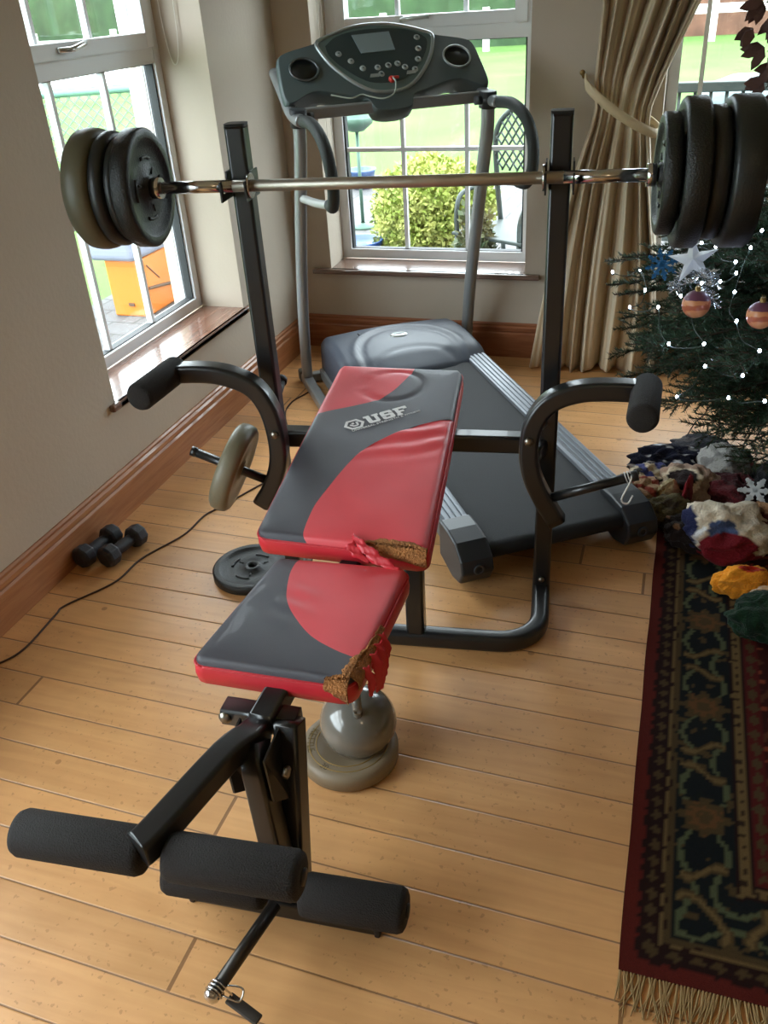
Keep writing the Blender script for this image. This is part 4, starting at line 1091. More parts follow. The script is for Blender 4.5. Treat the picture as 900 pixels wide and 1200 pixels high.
def bough(a, b, sp=.16):
    a, b = V(a), V(b); P = catmull([a, a.lerp(b, .5)+V((0,0,.03)), b], 6); o = (b-a).normalized(); sd_ = o.cross(V((0,0,1))).normalized(); L_ = (b-a).length
    wood.tube(P, .005, 5, radii=[1.2-1.0*i/(len(P)-1) for i in range(len(P))], cap=False)
    for i in range(1, len(P)-1): sprig(P[i], P[i+1], 420)
    n = int(L_*38)
    for q in range(n):
        t = .12+.86*q/n; p = a.lerp(b, t)+V((0,0,.03*4*t*(1-t))); side = 1 if q % 2 else -1
        d = (o*.8+sd_*side*.75+V((0,0,rnd.uniform(-.3,.25)))).normalized(); e = p+d*(sp*(1-t)+.05)*rnd.uniform(.8,1.15)
        wood.tube([p, e], .0024, 3, cap=False); sprig(p, e, 560)
for b in ((1.555,3.00,.715),(1.575,2.93,.66),(1.60,3.02,.60),(1.66,2.84,.745),(1.60,2.96,.50),(1.585,2.98,.40),(1.63,2.86,.36),(1.66,2.78,.54),(1.70,2.72,.44),(1.74,2.66,.62),(1.72,2.78,.30),(1.80,2.68,.34),(1.78,2.90,.25),(1.86,2.60,.42),(1.70,2.95,.78),(1.90,2.72,.22)):
    a = TC.lerp(V((b[0], b[1], 0)), .35); bough((a.x, a.y, b[2]+.05), b)
for k in range(900):                                   # inner twigs close the crown
    zz = rnd.uniform(.35, 1.9); az = rnd.uniform(0, 2*PI); r_ = interp(TR, zz)*rnd.uniform(.15, .7)
    p = TC+V((math.cos(az)*r_, math.sin(az)*r_, zz)); d = V((rnd.uniform(-1,1), rnd.uniform(-1,1), rnd.uniform(-.4,.6))).normalized(); sprig(p, p+d*.16, 480, .026)
wood.build('branches', mat('twig_brown', (60,48,34), .9), tree, weld=False, fixn=False)
g = NT('fir_needles', .5, .3); tc = g.n('ShaderNodeTexCoord'); no = g.n('ShaderNodeTexNoise', i_Scale=7.0); g.l(tc.outputs['Object'], no.inputs['Vector'])
g.l(g.mix(no.outputs['Fac'], srgb((30,52,40)), srgb((66,92,66))), g.b.inputs['Base Color'])
mb = MB(); mb.v = nv; mb.f = nf; mb.mi = [0]*len(nf); mb.sm = [False]*len(nf)
nd = mb.build('needles', g.m, tree, weld=False, fixn=False); nd['kind'] = 'stuff'

# string of lights wound through the branches
LP = [[1.575,2.99,.69],[1.666,2.922,.717],[1.693,2.734,.71],[1.653,2.703,.665],[1.738,2.595,.704],[1.780,2.473,.638],[1.869,2.359,.685],[1.824,2.538,.731],[1.798,2.603,.737],[1.851,2.625,.77],[1.899,2.589,.787],[1.937,2.572,.817],[1.933,2.609,.838],[1.88,2.727,.849],[1.841,2.80,.841],[1.99,2.632,.92],[1.967,2.615,.877],[1.937,2.523,.779],[1.945,2.406,.736],[2.002,2.283,.702],[1.971,2.276,.635],[1.88,2.363,.62],[1.821,2.52,.456],[1.95,2.329,.547],[2.033,2.255,.576],[2.12,2.28,.50],[2.16,2.30,.62],[2.2,2.3,.74],[2.14,2.45,.98],[2.05,2.65,1.10]]
sl = thing('string_lights', 'string of cool white fairy lights wound through the Christmas tree', 'fairy lights', tuple(LP[0]))
mb = MB(); wp = []
for i, p in enumerate(LP):
    wp.append(V(p)+V((0,.006,-.006)))
    if i < len(LP)-1: wp.append((V(p)+V(LP[i+1]))/2+V((.012*math.sin(i), .03, -.025)))
mb.tube(catmull(wp, 4), .0016, 5); mb.build('wire', mat('green_wire', (22,40,28), .6), sl)
bulb_m = mat('bulb_glow', (235,242,255), .3, emit=(205,222,255), estr=26)
for p in LP:
    mb = MB(); mb.sphere(p, .0040, 10, scale=(1,1,1.25)); b = mb.build('bulb', bulb_m, sl)
    mb = MB(); mb.tube([V(p)+V((0,.004,-.004)), V(p)+V((0,.012,-.012))], .004, 8); mb.build('socket', mat('green_wire', (22,40,28), .6), b)

# hanging ornaments
def bauble_mat():
    g = NT('swirled_bauble', .35, .5); tc = g.n('ShaderNodeTexCoord'); sx = g.n('ShaderNodeSeparateXYZ'); g.l(tc.outputs['Object'], sx.inputs[0])
    no = g.n('ShaderNodeTexNoise', i_Scale=18.0, i_Detail=4.0); mp = g.n('ShaderNodeMapping'); mp.inputs['Scale'].default_value = (.6,.6,3.2)
    g.l(tc.outputs['Object'], mp.inputs['Vector']); g.l(mp.outputs[0], no.inputs['Vector'])
    b = g.mix(g.math('GREATER_THAN', no.outputs['Fac'], .52), srgb((206,140,96)), srgb((172,92,66)))
    t = g.math('GREATER_THAN', g.math('MULTIPLY_ADD', no.outputs['Fac'], .02, sx.outputs[2]), .026)
    g.l(g.mix(t, b, srgb((104,62,84))), g.b.inputs['Base Color']); return g.m
bm_ = bauble_mat()
def bauble(c, r, label):
    o = thing('bauble', label, 'bauble', c, 'striped baubles on the tree')
    mb = MB(); mb.sphere((0,0,0), r, 32); mb.build('ball', bm_, o, local=True)
    mb = MB(); mb.lathe([(0,.010),(.007,.010),(.008,0),(.008,-.003)], (0,0,r), (0,0,1), 16); mb.tube([V((.004*math.cos(a), 0, r+.013+.004*math.sin(a))) for a in [2*PI*k/10 for k in range(10)]], .0008, 5, closed=True, upv=(0,1,0)); mb.build('cap', mat('aged_brass', (150,125,80), .4, .8), o, local=True)
bauble((1.840, 2.50, .748), .0385, 'orange and purple striped bauble on the tree below the silver star')
bauble((2.000, 2.385, .762), .036, 'orange and purple striped bauble cut by the right edge of the photo')
def flat_snow(mb, c, r, nrm, w, n=6, th=.004, sub=True):
    nrm = V(nrm).normalized(); a = nrm.orthogonal().normalized(); b = nrm.cross(a); c = V(c)
    for k in range(n):
        t = 2*PI*k/n+.2; d = a*math.cos(t)+b*math.sin(t); s_ = nrm.cross(d)
        mb.prism([c-s_*w, c+d*r-s_*w*.7, c+d*r*1.04, c+d*r+s_*w*.7, c+s_*w], nrm*th)
        if sub:
            for q in (.5, .78):
                p = c+d*r*q; l_ = r*.34*(1.2-q)
                for z_ in (-1, 1):
                    e = (d*.6+s_*z_*.8).normalized(); f_ = nrm.cross(e)
                    mb.prism([p-f_*w*.7, p+e*l_-f_*w*.6, p+e*l_+f_*w*.6, p+f_*w*.7], nrm*th)
vd = V((-.03, -.72, .55))
mb = MB(); flat_snow(mb, (1.735, 2.80, .772), .050, (-.05,-.8,.5), .0052, 8)
tag(mb.build('snowflake_ornament', mat('blue_glitter', (30,96,140), .45, .3, bump=.6, bscale=900)), 'blue glitter snowflake hanging at the left side of the tree', 'ornament')
st_c = V((1.822, 2.70, .815)); nrm = V((-.1,-.8,.45)).normalized(); a_ = V((.95,-.1,.1)); a_ = (a_-nrm*a_.dot(nrm)).normalized(); b_ = nrm.cross(a_)*-1
if b_.z < 0: b_ = -b_
mb = MB(); ring_ = []
for k in range(10):
    t = PI/2+.10+2*PI*k/10; r_ = .075 if k % 2 == 0 else .028; ring_.append(st_c+(a_*math.cos(t)+b_*math.sin(t))*r_)
vs = ring_+[st_c+nrm*.018, st_c-nrm*.018]
mb.add(vs, [(i, (i+1) % 10, 10) for i in range(10)]+[((i+1) % 10, i, 11) for i in range(10)], 0, False)
tag(mb.build('star_ornament', mat('silver_glitter', (225,230,234), .35, .2, bump=.8, bscale=700)), 'silver glitter star hanging in the tree above the striped bauble', 'ornament')
# tinsel knot under the star
rnd = random.Random(5); mb = MB(); 
for k in range(420):
    t = k/420; c = V((1.835+.06*math.sin(t*9), 2.66-.04*math.cos(t*7), .785-.06*t+.02*math.sin(t*20)))
    d = V((rnd.gauss(0,1), rnd.gauss(0,1), rnd.gauss(0,1))).normalized(); s_ = d.orthogonal().normalized()*.0016
    mb.add([c-s_, c+s_, c+d*.022+s_, c+d*.022-s_], [(0,1,2,3)], 0, False)
o = mb.build('tinsel', mat('silver_tinsel', (215,220,225), .2, .9), weld=False, fixn=False); tag(o, 'clump of silver tinsel in the tree just under the silver star', 'tinsel', kind='stuff')
# dark leafy spray hanging high in the tree
mb = MB(); rnd = random.Random(9); hub = V((1.985, 2.70, 1.44))
hang = [(-.05,.09,.05),(-.075,.03,.06),(-.09,-.03,.05),(-.055,-.075,.06),(-.02,-.12,.055),(-.03,.0,.07),(.0,.06,.08),(.01,-.05,.07),(-.045,-.155,.05),(.0,.14,.07),(-.01,-.19,.05)]
for (dx, dz, ln) in hang:
    for q in range(4):
        c = hub+V((dx, rnd.uniform(-.02,.02), dz)); d = V((-.5+rnd.uniform(-.6,.5), rnd.uniform(-.4,.4), -.9+rnd.uniform(-.2,.9))).normalized(); s_ = d.cross(V((rnd.uniform(-.3,.3),1,0))).normalized()
        P = [c, c+d*ln*.3+s_*.014, c+d*ln*.7+s_*.011, c+d*ln, c+d*ln*.7-s_*.011, c+d*ln*.3-s_*.014]
        mb.prism(P, s_.cross(d)*.0025)
mb.tube(catmull([hub+V((.03,0,.25)), hub+V((.0,0,.12)), hub+V((-.03,0,.0)), hub+V((-.04,0,-.10)), hub+V((-.02,0,-.2))], 5), .005, 8)
tag(mb.build('leaf_garland', mat('dried_maroon_leaves', (84,56,50), .6, bump=.3, bscale=80, var=.3, vscale=20)), 'dark maroon spray of dried leaves hanging from the upper tree before the door glass', 'garland')

# ------------------------------------------------------------------ heap of woolly things under the tree
knit = attr_mat('knitted_cloth', .95, 1.0, 180, .08, .1)
def heap(name, label, cat, c, size, rz, seed, colf, lumps=1.0, group=None, z0=.0015, tuck=.0):
    bm = bmesh.new(); bmesh.ops.create_icosphere(bm, subdivisions=5, radius=1)
    me = bpy.data.meshes.new(name); R_ = Matrix.Rotation(rz, 3, 'Z'); cols = []
    for v in bm.verts:
        p = v.co.copy(); q = p+V((seed*3.1, seed*1.7, seed))
        n1 = noise.noise(q*1.3); n2 = noise.noise(q*2.9); n3 = 1-abs(noise.noise(q*2.2))*2.6; n4 = noise.noise(q*6.5); n5 = 1-abs(noise.noise(q*4.6))*3
        cols.append(srgb(colf(p, n1, n2, n3)))
        k = 1+lumps*(.30*n1+.15*n2+.13*n3+.045*n4+.05*n5)
        p *= k
        flat = V((p.x*size[0], p.y*size[1], 0)); h = (p.z+.55)*size[2]*.75
        if h < 0: h *= .05
        w = R_@flat
        v.co = V((w.x, w.y, max(h, 0)+z0))
    bm.to_mesh(me); bm.free()
    for p in me.polygons: p.use_smooth = True
    ca = me.color_attributes.new('Col', 'FLOAT_COLOR', 'POINT'); ca.data.foreach_set('color', [x for q in cols for x in q])
    me.materials.append(knit); o = bpy.data.objects.new(name, me); COL.objects.link(o); o.location = c
    return tag(o, label, cat, group)
def two(a, b, k=0, f=2.0):
    return lambda p, n1, n2, n3: a if n1+.4*n2 > k else b
def bands(a, b, ax=0, fr=5, c=None):
    def fn(p, n1, n2, n3):
        t = math.sin(p[ax]*fr+n1*3)
        return (c if c and n2 > .28 else (a if t > 0 else b))
    return fn
cream = (214,200,176); navy = (38,42,72); maroon = (96,34,40); blk = (28,28,30); tan_ = (150,112,80)
def dots(p, n1, n2, n3):
    return (210,210,215) if noise.noise(p*5.5+V((3,1,2))) > .38 else (34,36,52)
heap('christmas_stocking', 'navy cloth with white spots at the far back of the heap', 'cloth toy', (1.835, 2.885, 0), (.135,.055,.085), .15, 1, dots)
heap('knitted_sock', 'cream and blue patterned knit lying behind the treadmill end', 'cloth toy', (1.765, 2.745, 0), (.085,.070,.075), .4, 2, bands((205,190,165), (66,70,120), 0, 7, (60,58,52)))
heap('knitted_hat', 'pinkish beige knit with a dark opening in the middle of the heap', 'cloth toy', (1.905, 2.720, 0), (.115,.085,.095), -.3, 3, lambda p, a, b, c: (44,34,34) if math.hypot((p.x+.15)/.42, (p.y+.55)/.38) < 1 and p.z > -.2 else ((222,205,180) if math.hypot((p.x+.15)/.55, (p.y+.55)/.5) < 1 else (168,140,122)))
heap('grey_cushion', 'pale grey cloth bag leaning at the back right of the heap', 'bag', (2.010, 2.850, 0), (.085,.105,.12), .5, 4, lambda p, a, b, c: (170,168,164) if b < .2 else (128,126,124), lumps=.5)
heap('scarf', 'dark maroon knit lying between the beige hat and the snowflake', 'cloth toy', (2.035, 2.690, 0), (.085,.110,.085), .7, 5, two(maroon, (64,26,30)))
heap('red_check_cloth', 'small red and tan checked cloth by the treadmill corner under the pin', 'cloth', (1.745, 2.640, 0), (.060,.062,.080), .2, 6, bands((146,70,58), (190,160,130), 1, 9))
heap('felt_toy', 'olive brown felt toy in the front left of the heap', 'cloth toy', (1.835, 2.550, 0), (.085,.060,.075), .3, 7, two((88,80,56), (60,50,40)))
heap('felt_toy', 'dark brown felt toy with tan face beside the treadmill end cap', 'cloth toy', (1.915, 2.440, 0), (.075,.085,.070), 1.1, 8, lambda p, a, b, c: (130,96,70) if a > .22 else (40,32,30))
def sweater(p, n1, n2, n3):
    if p.y < -.80 or (p.y < -.55 and p.z < -.25): return (118,28,38)
    if -.80 <= p.y < -.50 and -.45 < p.x < .15: return (72,86,120)
    if p.x < -.66 and p.y < .2: return (44,48,84)
    if math.hypot((p.x+.60)/.13, (p.y+.66)/.11) < 1: return (225,225,225)
    return (222,208,186)
heap('fleece_jumper', 'cream fleece toy jumper with blue patches and red hem', 'cloth toy', (2.010, 2.440, 0), (.130,.105,.115), .10, 9, sweater, lumps=.9)
heap('felt_toy', 'tan and maroon felt toy right of the cream fleece', 'cloth toy', (2.150, 2.500, 0), (.075,.085,.100), .3, 10, two(tan_, (80,32,32)))
heap('plush_toy', 'bright orange and red plush toy on the rug', 'plush toy', (2.062, 2.190, .0085), (.078,.034,.070), .25, 11, lambda p, a, b, c: (176,48,30) if math.hypot((p.x-.1)/.4, (p.y+.1)/.4) < 1 and p.z > 0 else (232,150,44))
heap('mitten', 'pale tan cloth mitten beside the orange plush', 'mitten', (2.125, 2.120, .0085), (.060,.036,.060), -.1, 12, two((176,140,106), (206,190,170), -.3), lumps=.6)
heap('christmas_stocking', 'dark green ribbed knit in front of the orange plush', 'cloth toy', (2.115, 2.035, .0085), (.100,.075,.080), .2, 13, bands((22,44,28), (16,34,22), 0, 26), lumps=.7)
heap('gift_bag', 'black cloth bundle at the far right of the heap behind the snowflake', 'bag', (2.205, 2.72, 0), (.10,.13,.13), .1, 14, two(blk, (44,40,44)))
heap('cloth_bundle', 'crumpled dark grey cloth behind the spotted navy cloth', 'cloth', (1.960, 3.010, 0), (.13,.06,.07), -.3, 15, two((66,66,72), (96,92,92)))
heap('pompom', 'small cream woollen pompom against the treadmill end cap', 'pompom', (1.852, 2.475, 0), (.022,.026,.050), 0, 16, two((206,192,170), (180,150,120), -.3), lumps=.5)
heap('mitten', 'small cream woollen mitten lying over the beige hat', 'mitten', (1.835, 2.625, .0), (.045,.022,.095), .5, 17, two((200,186,150), (150,120,70), -.2), lumps=.6)
heap('ribbon', 'bright red ribbon curl between the beige hat and the olive toy', 'ribbon', (1.895, 2.620, .0), (.014,.060,.115), -.2, 18, two((130,34,40), (90,24,30), -.2), lumps=.6)
mb = MB(); flat_snow(mb, (2.098, 2.620, .105), .052, (-.05,-.45,.9), .0075, 6, .006)
tag(mb.build('snowflake_ornament', mat('white_felt', (222,224,226), .8)), 'white felt snowflake lying on top of the heap', 'ornament')
mb = MB(); mb.tube(catmull([(1.880,2.95,.12),(1.885,2.90,.16),(1.90,2.86,.22),(1.93,2.85,.27),(1.915,2.84,.34),(1.89,2.83,.38)], 6), .0022, 6); mb.tube(catmull([(1.93,2.85,.27),(1.965,2.85,.29),(1.985,2.85,.34)], 6), .0018, 6)
tag(mb.build('hanging_cord', mat('dark_cord', (40,36,34), .7)), 'thin dark cord drooping from the tree onto the heap', 'cord')

# ------------------------------------------------------------------ outside
g = NT('lawn_grass', .9, .1); tc = g.n('ShaderNodeTexCoord'); n1 = g.n('ShaderNodeTexNoise', i_Scale=.6, i_Detail=5.0); n2 = g.n('ShaderNodeTexNoise', i_Scale=30.0, i_Detail=3.0)
g.l(tc.outputs['Object'], n1.inputs['Vector']); g.l(tc.outputs['Object'], n2.inputs['Vector'])
f_ = g.math('ADD', g.math('MULTIPLY', n1.outputs['Fac'], .6), g.math('MULTIPLY', n2.outputs['Fac'], .4)); mr = g.n('ShaderNodeMapRange', i_1=.35, i_2=.65); g.l(f_, mr.inputs['Value'])
g.l(g.mix(mr.outputs[0], srgb((70,98,50)), srgb((88,116,62))), g.b.inputs['Base Color'])
lawn_m = g.m
mb = MB(); mb.bounds((-40, -12, -.30), (-1.92, 60, -.165)); mb.bounds((-1.92, 9.27, -.30), (40, 60, -.165)); o = mb.build('lawn', lawn_m); struct(o)
g = NT('patio_pavers', .75, .3); tc = g.n('ShaderNodeTexCoord'); mp = g.n('ShaderNodeMapping'); mp.inputs['Rotation'].default_value = (0,0,math.radians(3)); g.l(tc.outputs['Object'], mp.inputs['Vector'])
bk = g.n('ShaderNodeTexBrick', i_Scale=1.0); bk.inputs['Color1'].default_value = srgb((88,87,88)); bk.inputs['Color2'].default_value = srgb((78,77,78)); bk.inputs['Mortar'].default_value = srgb((56,54,52))
bk.inputs['Mortar Size'].default_value = .008; bk.inputs['Brick Width'].default_value = .30; bk.inputs['Row Height'].default_value = .20
g.l(mp.outputs[0], bk.inputs['Vector']); g.l(bk.outputs['Color'], g.b.inputs['Base Color'])
mb = MB(); mb.bounds((-1.92, -12, -.30), (-.40, 9.27, -.15)); mb.bounds((-.40, 4.32, -.30), (40, 9.27, -.15)); struct(mb.build('patio', g.m))
# shrub
def leafy(name, label, cat, c, R3, n, size, m, seed, group=None, branches=True, kind=None):
    rnd = random.Random(seed); root = thing(name, label, cat, tuple(c), group); vs = []; fs = []
    for i in range(n):
        while True:
            p = V((rnd.uniform(-1,1), rnd.uniform(-1,1), rnd.uniform(-1,1)))
            l_ = p.length
            if .35 < l_ < 1+.28*noise.noise(p.normalized()*2.6+V((seed,0,0))) : break
        q = V(c)+V((p.x*R3[0], p.y*R3[1], R3[2]+p.z*R3[2]*.97))
        d = V((rnd.gauss(0,1)+p.x, rnd.gauss(0,1)+p.y, rnd.gauss(0,1)+.7)).normalized(); s_ = d.cross(V((rnd.gauss(0,1), rnd.gauss(0,1), rnd.gauss(0,1)))).normalized()
        k = len(vs); sz = size*rnd.uniform(.7, 1.3); vs += [q-s_*sz*.1, q+d*sz*.45-s_*sz*.28, q+d*sz, q+d*sz*.45+s_*sz*.28]; fs.append((k, k+1, k+2, k+3))
    mb = MB(); mb.add(vs, fs, 0, False); mb.build('foliage', m, root, weld=False, fixn=False)
    st = MB()
    for k in range(7):
        a = 2*PI*k/7; st.tube([V(c), V(c)+V((math.cos(a)*R3[0]*.3, math.sin(a)*R3[1]*.3, R3[2]*.9)), V(c)+V((math.cos(a)*R3[0]*.6, math.sin(a)*R3[1]*.6, R3[2]*1.5))], .012*max(R3), 6, radii=[1.2, .8, .3])
    st.build('stems', mat('fir_bark', (74,58,42), .9), root); return root
def leafmat(nm, a, b, sc_=3.0):
    g = NT(nm, .6, .3); tc = g.n('ShaderNodeTexCoord'); no = g.n('ShaderNodeTexNoise', i_Scale=sc_); g.l(tc.outputs['Object'], no.inputs['Vector'])
    mr = g.n('ShaderNodeMapRange', i_1=.38, i_2=.62); g.l(no.outputs['Fac'], mr.inputs['Value']); g.l(g.mix(mr.outputs[0], srgb(a), srgb(b)), g.b.inputs['Base Color']); return g.m
leafy('golden_shrub', 'golden green shrub growing on the patio outside the back window', 'shrub', (.16, 5.95, -.15), (.43,.36,.37), 16000, .038, leafmat('golden_leaves', (132,150,66), (184,186,112), 9), 21)
leafy('potted_plant', 'small drooping brown-green plant on the patio beside the garden chair', 'plant', (.66, 5.0, -.15), (.11,.11,.32), 1300, .05, leafmat('dry_leaves', (90,84,50), (70,86,58), 8), 22)
# blue pot
pot = thing('plant_pot', 'low blue glazed pot on the patio at the foot of the back window', 'pot', (-.335, 5.76, -.15))
mb = MB(); mb.lathe([(0,0),(.09,0),(.15,.17),(.165,.20),(.165,.215),(.15,.215),(.14,.19),(.0,.17)], (-.335,5.76,-.15), (0,0,1), 40); mb.build('pot', mat('blue_glaze', (50,82,150), .25), pot)
mb = MB(); mb.lathe([(0,.180),(.12,.178),(.139,.170)], (-.335,5.76,-.15), (0,0,1), 32); mb.build('soil', mat('soil_blue_grey', (96,112,140), .9, bump=.5), pot)
pot2 = thing('plant_pot', 'small dark blue pot far out on the patio edge', 'pot', (-1.30, 8.60, -.15))
mb = MB(); mb.lathe([(0,0),(.10,0),(.14,.16),(.15,.18),(.13,.18),(.12,.15),(0,.14)], (-1.30,8.60,-.15), (0,0,1), 32); mb.build('pot', mat('navy_glaze', (46,70,110), .3), pot2)
# bird bath
bb = thing('bird_bath', 'dark bird bath bowl on a thin stand outside the back window', 'bird bath', (-.745, 7.0, -.15))
mb = MB(); mb.lathe([(0,.74),(.06,.75),(.125,.80),(.150,.85),(.145,.852),(.12,.81),(.05,.775),(0,.77)], (-.745,7.0,-.15), (0,0,1), 36); mb.build('bowl', mat('verdigris_iron', (70,96,84), .5, .3), bb)
mb = MB(); mb.tube([V((-.745,7,-.15)), V((-.745,7,.60))], .014, 10); mb.lathe([(0,0),(.11,0),(.10,.02),(.02,.04)], (-.745,7,-.15), (0,0,1), 24); mb.tube([V((-.89,7,.70)), V((-.89,7,1.15))], .004, 6); mb.build('stand', mat('verdigris_iron', (70,96,84), .5, .3), bb)
# garden chair with pierced back
gc = thing('garden_chair', 'dark metal garden chair with lattice back outside the back window', 'chair', (.93, 5.35, -.15), rz=math.radians(-28))
cm = mat('dark_cast_metal', (60,68,66), .5, .4)
mb = MB(); bp = catmull([(-.24,0,.42),(-.26,-.02,.70),(-.24,-.05,.95),(-.12,-.07,1.07),(0,-.075,1.09),(.12,-.07,1.07),(.24,-.05,.95),(.26,-.02,.70),(.24,0,.42)], 5); mb.tube(bp, .016, 10, upv=(0,1,0)); mb.build('back_frame', cm, gc, local=True)
mb = MB()
for k in range(-9, 10):
    for sgn in (-1, 1):
        x0 = k*.055; z0, z1 = .74, 1.06; pts = []
        for q in range(13):
            z = z0+(z1-z0)*q/12; x = x0+sgn*(z-.78)*.8
            lim = .245 if z < .95 else .245-(z-.95)*1.0
            if abs(x) < lim: pts.append(V((x, -.02-.055*(z-.42)/.6, z)))
        if len(pts) > 1: mb.tube(pts, .0065, 5, upv=(0,1,0))
mb.build('lattice_back', cm, gc, local=True)
mb = MB(); mb.prism([(-.24,0,.42),(.24,0,.42),(.26,-.44,.43),(-.26,-.44,.43)], (0,0,.02)); mb.build('seat', cm, gc, local=True, bevel=.006)
for x in (-.23, .23):
    for y, y2 in ((.0,.07), (-.42,-.45)):
        mb = MB(); mb.tube([V((x,y,.43)), V((x*1.12,y2,.0))], .015, 8); mb.build('leg', cm, gc, local=True)
    mb = MB(); mb.tube(catmull([(x,-.02,.66),(x*1.08,-.20,.67),(x*1.08,-.36,.65),(x*1.02,-.42,.56),(x,-.42,.43)], 4), .014, 8, upv=(1,0,0)); mb.build('armrest', cm, gc, local=True)
# covered round table outside the door
gt = thing('garden_table', 'round patio table under a grey weather cover outside the wide window', 'table', (2.25, 6.0, -.15))
mb = MB(); pr = [(0,1.135),(.30,1.13),(.42,1.09),(.47,1.0),(.49,.6),(.50,.30)]
mb.lathe(pr, (2.25,6.0,-.15), (0,0,1), 64); mb.v = [V((p.x, p.y, p.z+.02*noise.noise(p*3)))+V((noise.noise(p*4)*.03, noise.noise(p*4+V((5,5,5)))*.03, 0)) for p in mb.v]
mb.build('weather_cover', mat('grey_teal_cover', (84,104,106), .55, bump=.3, bscale=20), gt, solid=.006)
for k in range(4):
    a = PI/4+k*PI/2; mb = MB(); mb.tube([V((2.25+.32*math.cos(a), 6+.32*math.sin(a), -.15)), V((2.25+.30*math.cos(a), 6+.30*math.sin(a), .85))], .02, 8); mb.build('leg', cm, gt)
# iron bench back in front of it
gb = thing('garden_bench', 'dark iron garden bench standing just outside the wide window', 'bench', (1.95, 5.35, -.15))
mb = MB(); mb.sq([V((1.40,5.35,1.01)), V((2.55,5.35,1.01))], .045, .05); mb.sq([V((1.40,5.35,.60)), V((2.55,5.35,.60))], .03, .03); mb.build('back_rail', cm, gb)
mb = MB()
for k in range(14):
    x = 1.46+k*.08; mb.tube([V((x,5.35,.60)), V((x,5.35,1.0))], .010, 6)
mb.build('back_slats', cm, gb)
mb = MB(); mb.bounds((1.40,4.95,.30), (2.55,5.36,.335)); mb.build('seat', cm, gb, bevel=.006)
for x in (1.42, 2.53):
    for y in (4.98, 5.34):
        mb = MB(); mb.sq([V((x,y,-.15)), V((x,y,.32 if y < 5.1 else 1.03))], .035, .035, upv=(0,1,0)); mb.build('leg', cm, gb)
# far fence and hedge
fm = mat('white_fence_paint', (226,228,222), .6)
fe = thing('rail_fence', 'white painted rail fence across the far end of the lawn', 'fence', (0, 28, -.165))
mb = MB(); mb.bounds((-20,28,.50), (24,28.06,.72)); mb.build('rail', fm, fe)
for k in range(14):
    x = -19.6+k*3.1; mb = MB(); mb.bounds((x-.09,27.95,-.165), (x+.09,28.08,.95)); mb.build('post', fm, fe)
def hedge(nm, lab, x0, x1, y, h, m, seed, d=2.0, rz=0, base=(0,0)):
    mb = MB(); nx = int((x1-x0)/.5)
    def P(u, v):
        a = v*PI; x = x0+(x1-x0)*u
        w = 1+.25*noise.noise(V((x*.5, v*3, seed)))+.12*noise.noise(V((x*2, v*9, seed)))
        return V((x, y+d/2-math.cos(a)*d/2*w, -.2+max(math.sin(a), 0)**.5*h*w))
    mb.grid(P, nx*2, 24)
    if rz: mb.v = [Matrix.Rotation(rz, 3, 'Z')@p for p in mb.v]
    return tag(mb.build(nm, m), lab, 'hedge')
hedge('hedge', 'dark green hedge beyond the lawn seen in the top pane of the back window', -34, 0.2, 30, 4.2, mat('hedge_green', (44,66,38), .95, bump=1, bscale=3, var=.35, vscale=2), 4)
hedge('hedge', 'reddish brown beech hedge behind the white rail fence', 0.3, 30, 30.5, 3.4, mat('beech_brown', (96,66,52), .95, bump=1, bscale=3, var=.3, vscale=2), 5)
hedge('hedge', 'grey-green hedge far out beyond the left window', -10, 26, 20, 4.5, mat('hedge_grey', (70,84,74), .95, bump=1, bscale=3, var=.3, vscale=2), 6, rz=PI/2)
# mesh run beyond the left window
run = thing('wire_run', 'green framed wire mesh run with pale roof on the lawn beyond the left window', 'animal run', (-4.2, 8.4, -.165))
ux = V((.905, .424, 0)).normalized(); c0 = V((-5.6, 7.30, -.165)); rw = 3.6
rm = mat('run_green_frame', (86,120,108), .5)
nrm = V((-ux.y, ux.x, 0))
mb = MB()
zt = 1.02
for a, b in ((c0+V((0,0,zt)), c0+ux*rw+V((0,0,zt))), (c0+nrm*1.2+V((0,0,zt)), c0+nrm*1.2+ux*rw+V((0,0,zt))), (c0+V((0,0,.03)), c0+ux*rw+V((0,0,.03)))):
    mb.tube([a, b], .035, 10)
for k in range(4):
    for q in (0, 1.2):
        mb.tube([c0+ux*rw*k/3+nrm*q, c0+ux*rw*k/3+nrm*q+V((0,0,zt))], .028, 8, upv=(1,0,0))
mb.build('frame', rm, run)
mb = MB(); k = -1.1
while k < rw:
    for sgn in (-1, 1):
        a = k if sgn > 0 else k+1.0; b = k+1.0 if sgn > 0 else k
        lo, hi = 0.0, 1.0
        pa, pb = (a, .03), (b, zt)
        def clipx(pa, pb):
            (xa, za), (xb, zb) = pa, pb
            if max(xa, xb) < 0 or min(xa, xb) > rw: return None
            f = lambda x: za+(zb-za)*(x-xa)/(xb-xa)
            def cl(x): 
                x2 = min(max(x, 0), rw); return (x2, f(x2))
            return cl(xa), cl(xb)
        r_ = clipx(pa, pb)
        if r_: mb.tube([c0+ux*r_[0][0]+V((0,0,r_[0][1])), c0+ux*r_[1][0]+V((0,0,r_[1][1]))], .006, 4, cap=False)
    k += .10
mb.build('wire_mesh', mat('wire_grey', (120,140,124), .5, .3), run)
mb = MB(); mb.prism([c0+V((0,0,zt+.04)), c0+ux*rw+V((0,0,zt+.04)), c0+ux*rw+nrm*1.25+V((0,0,zt+.30)), c0+nrm*1.25+V((0,0,zt+.30))], (0,0,.03)); mb.build('roof_sheet', mat('pale_roof', (225,232,232), .5), run)
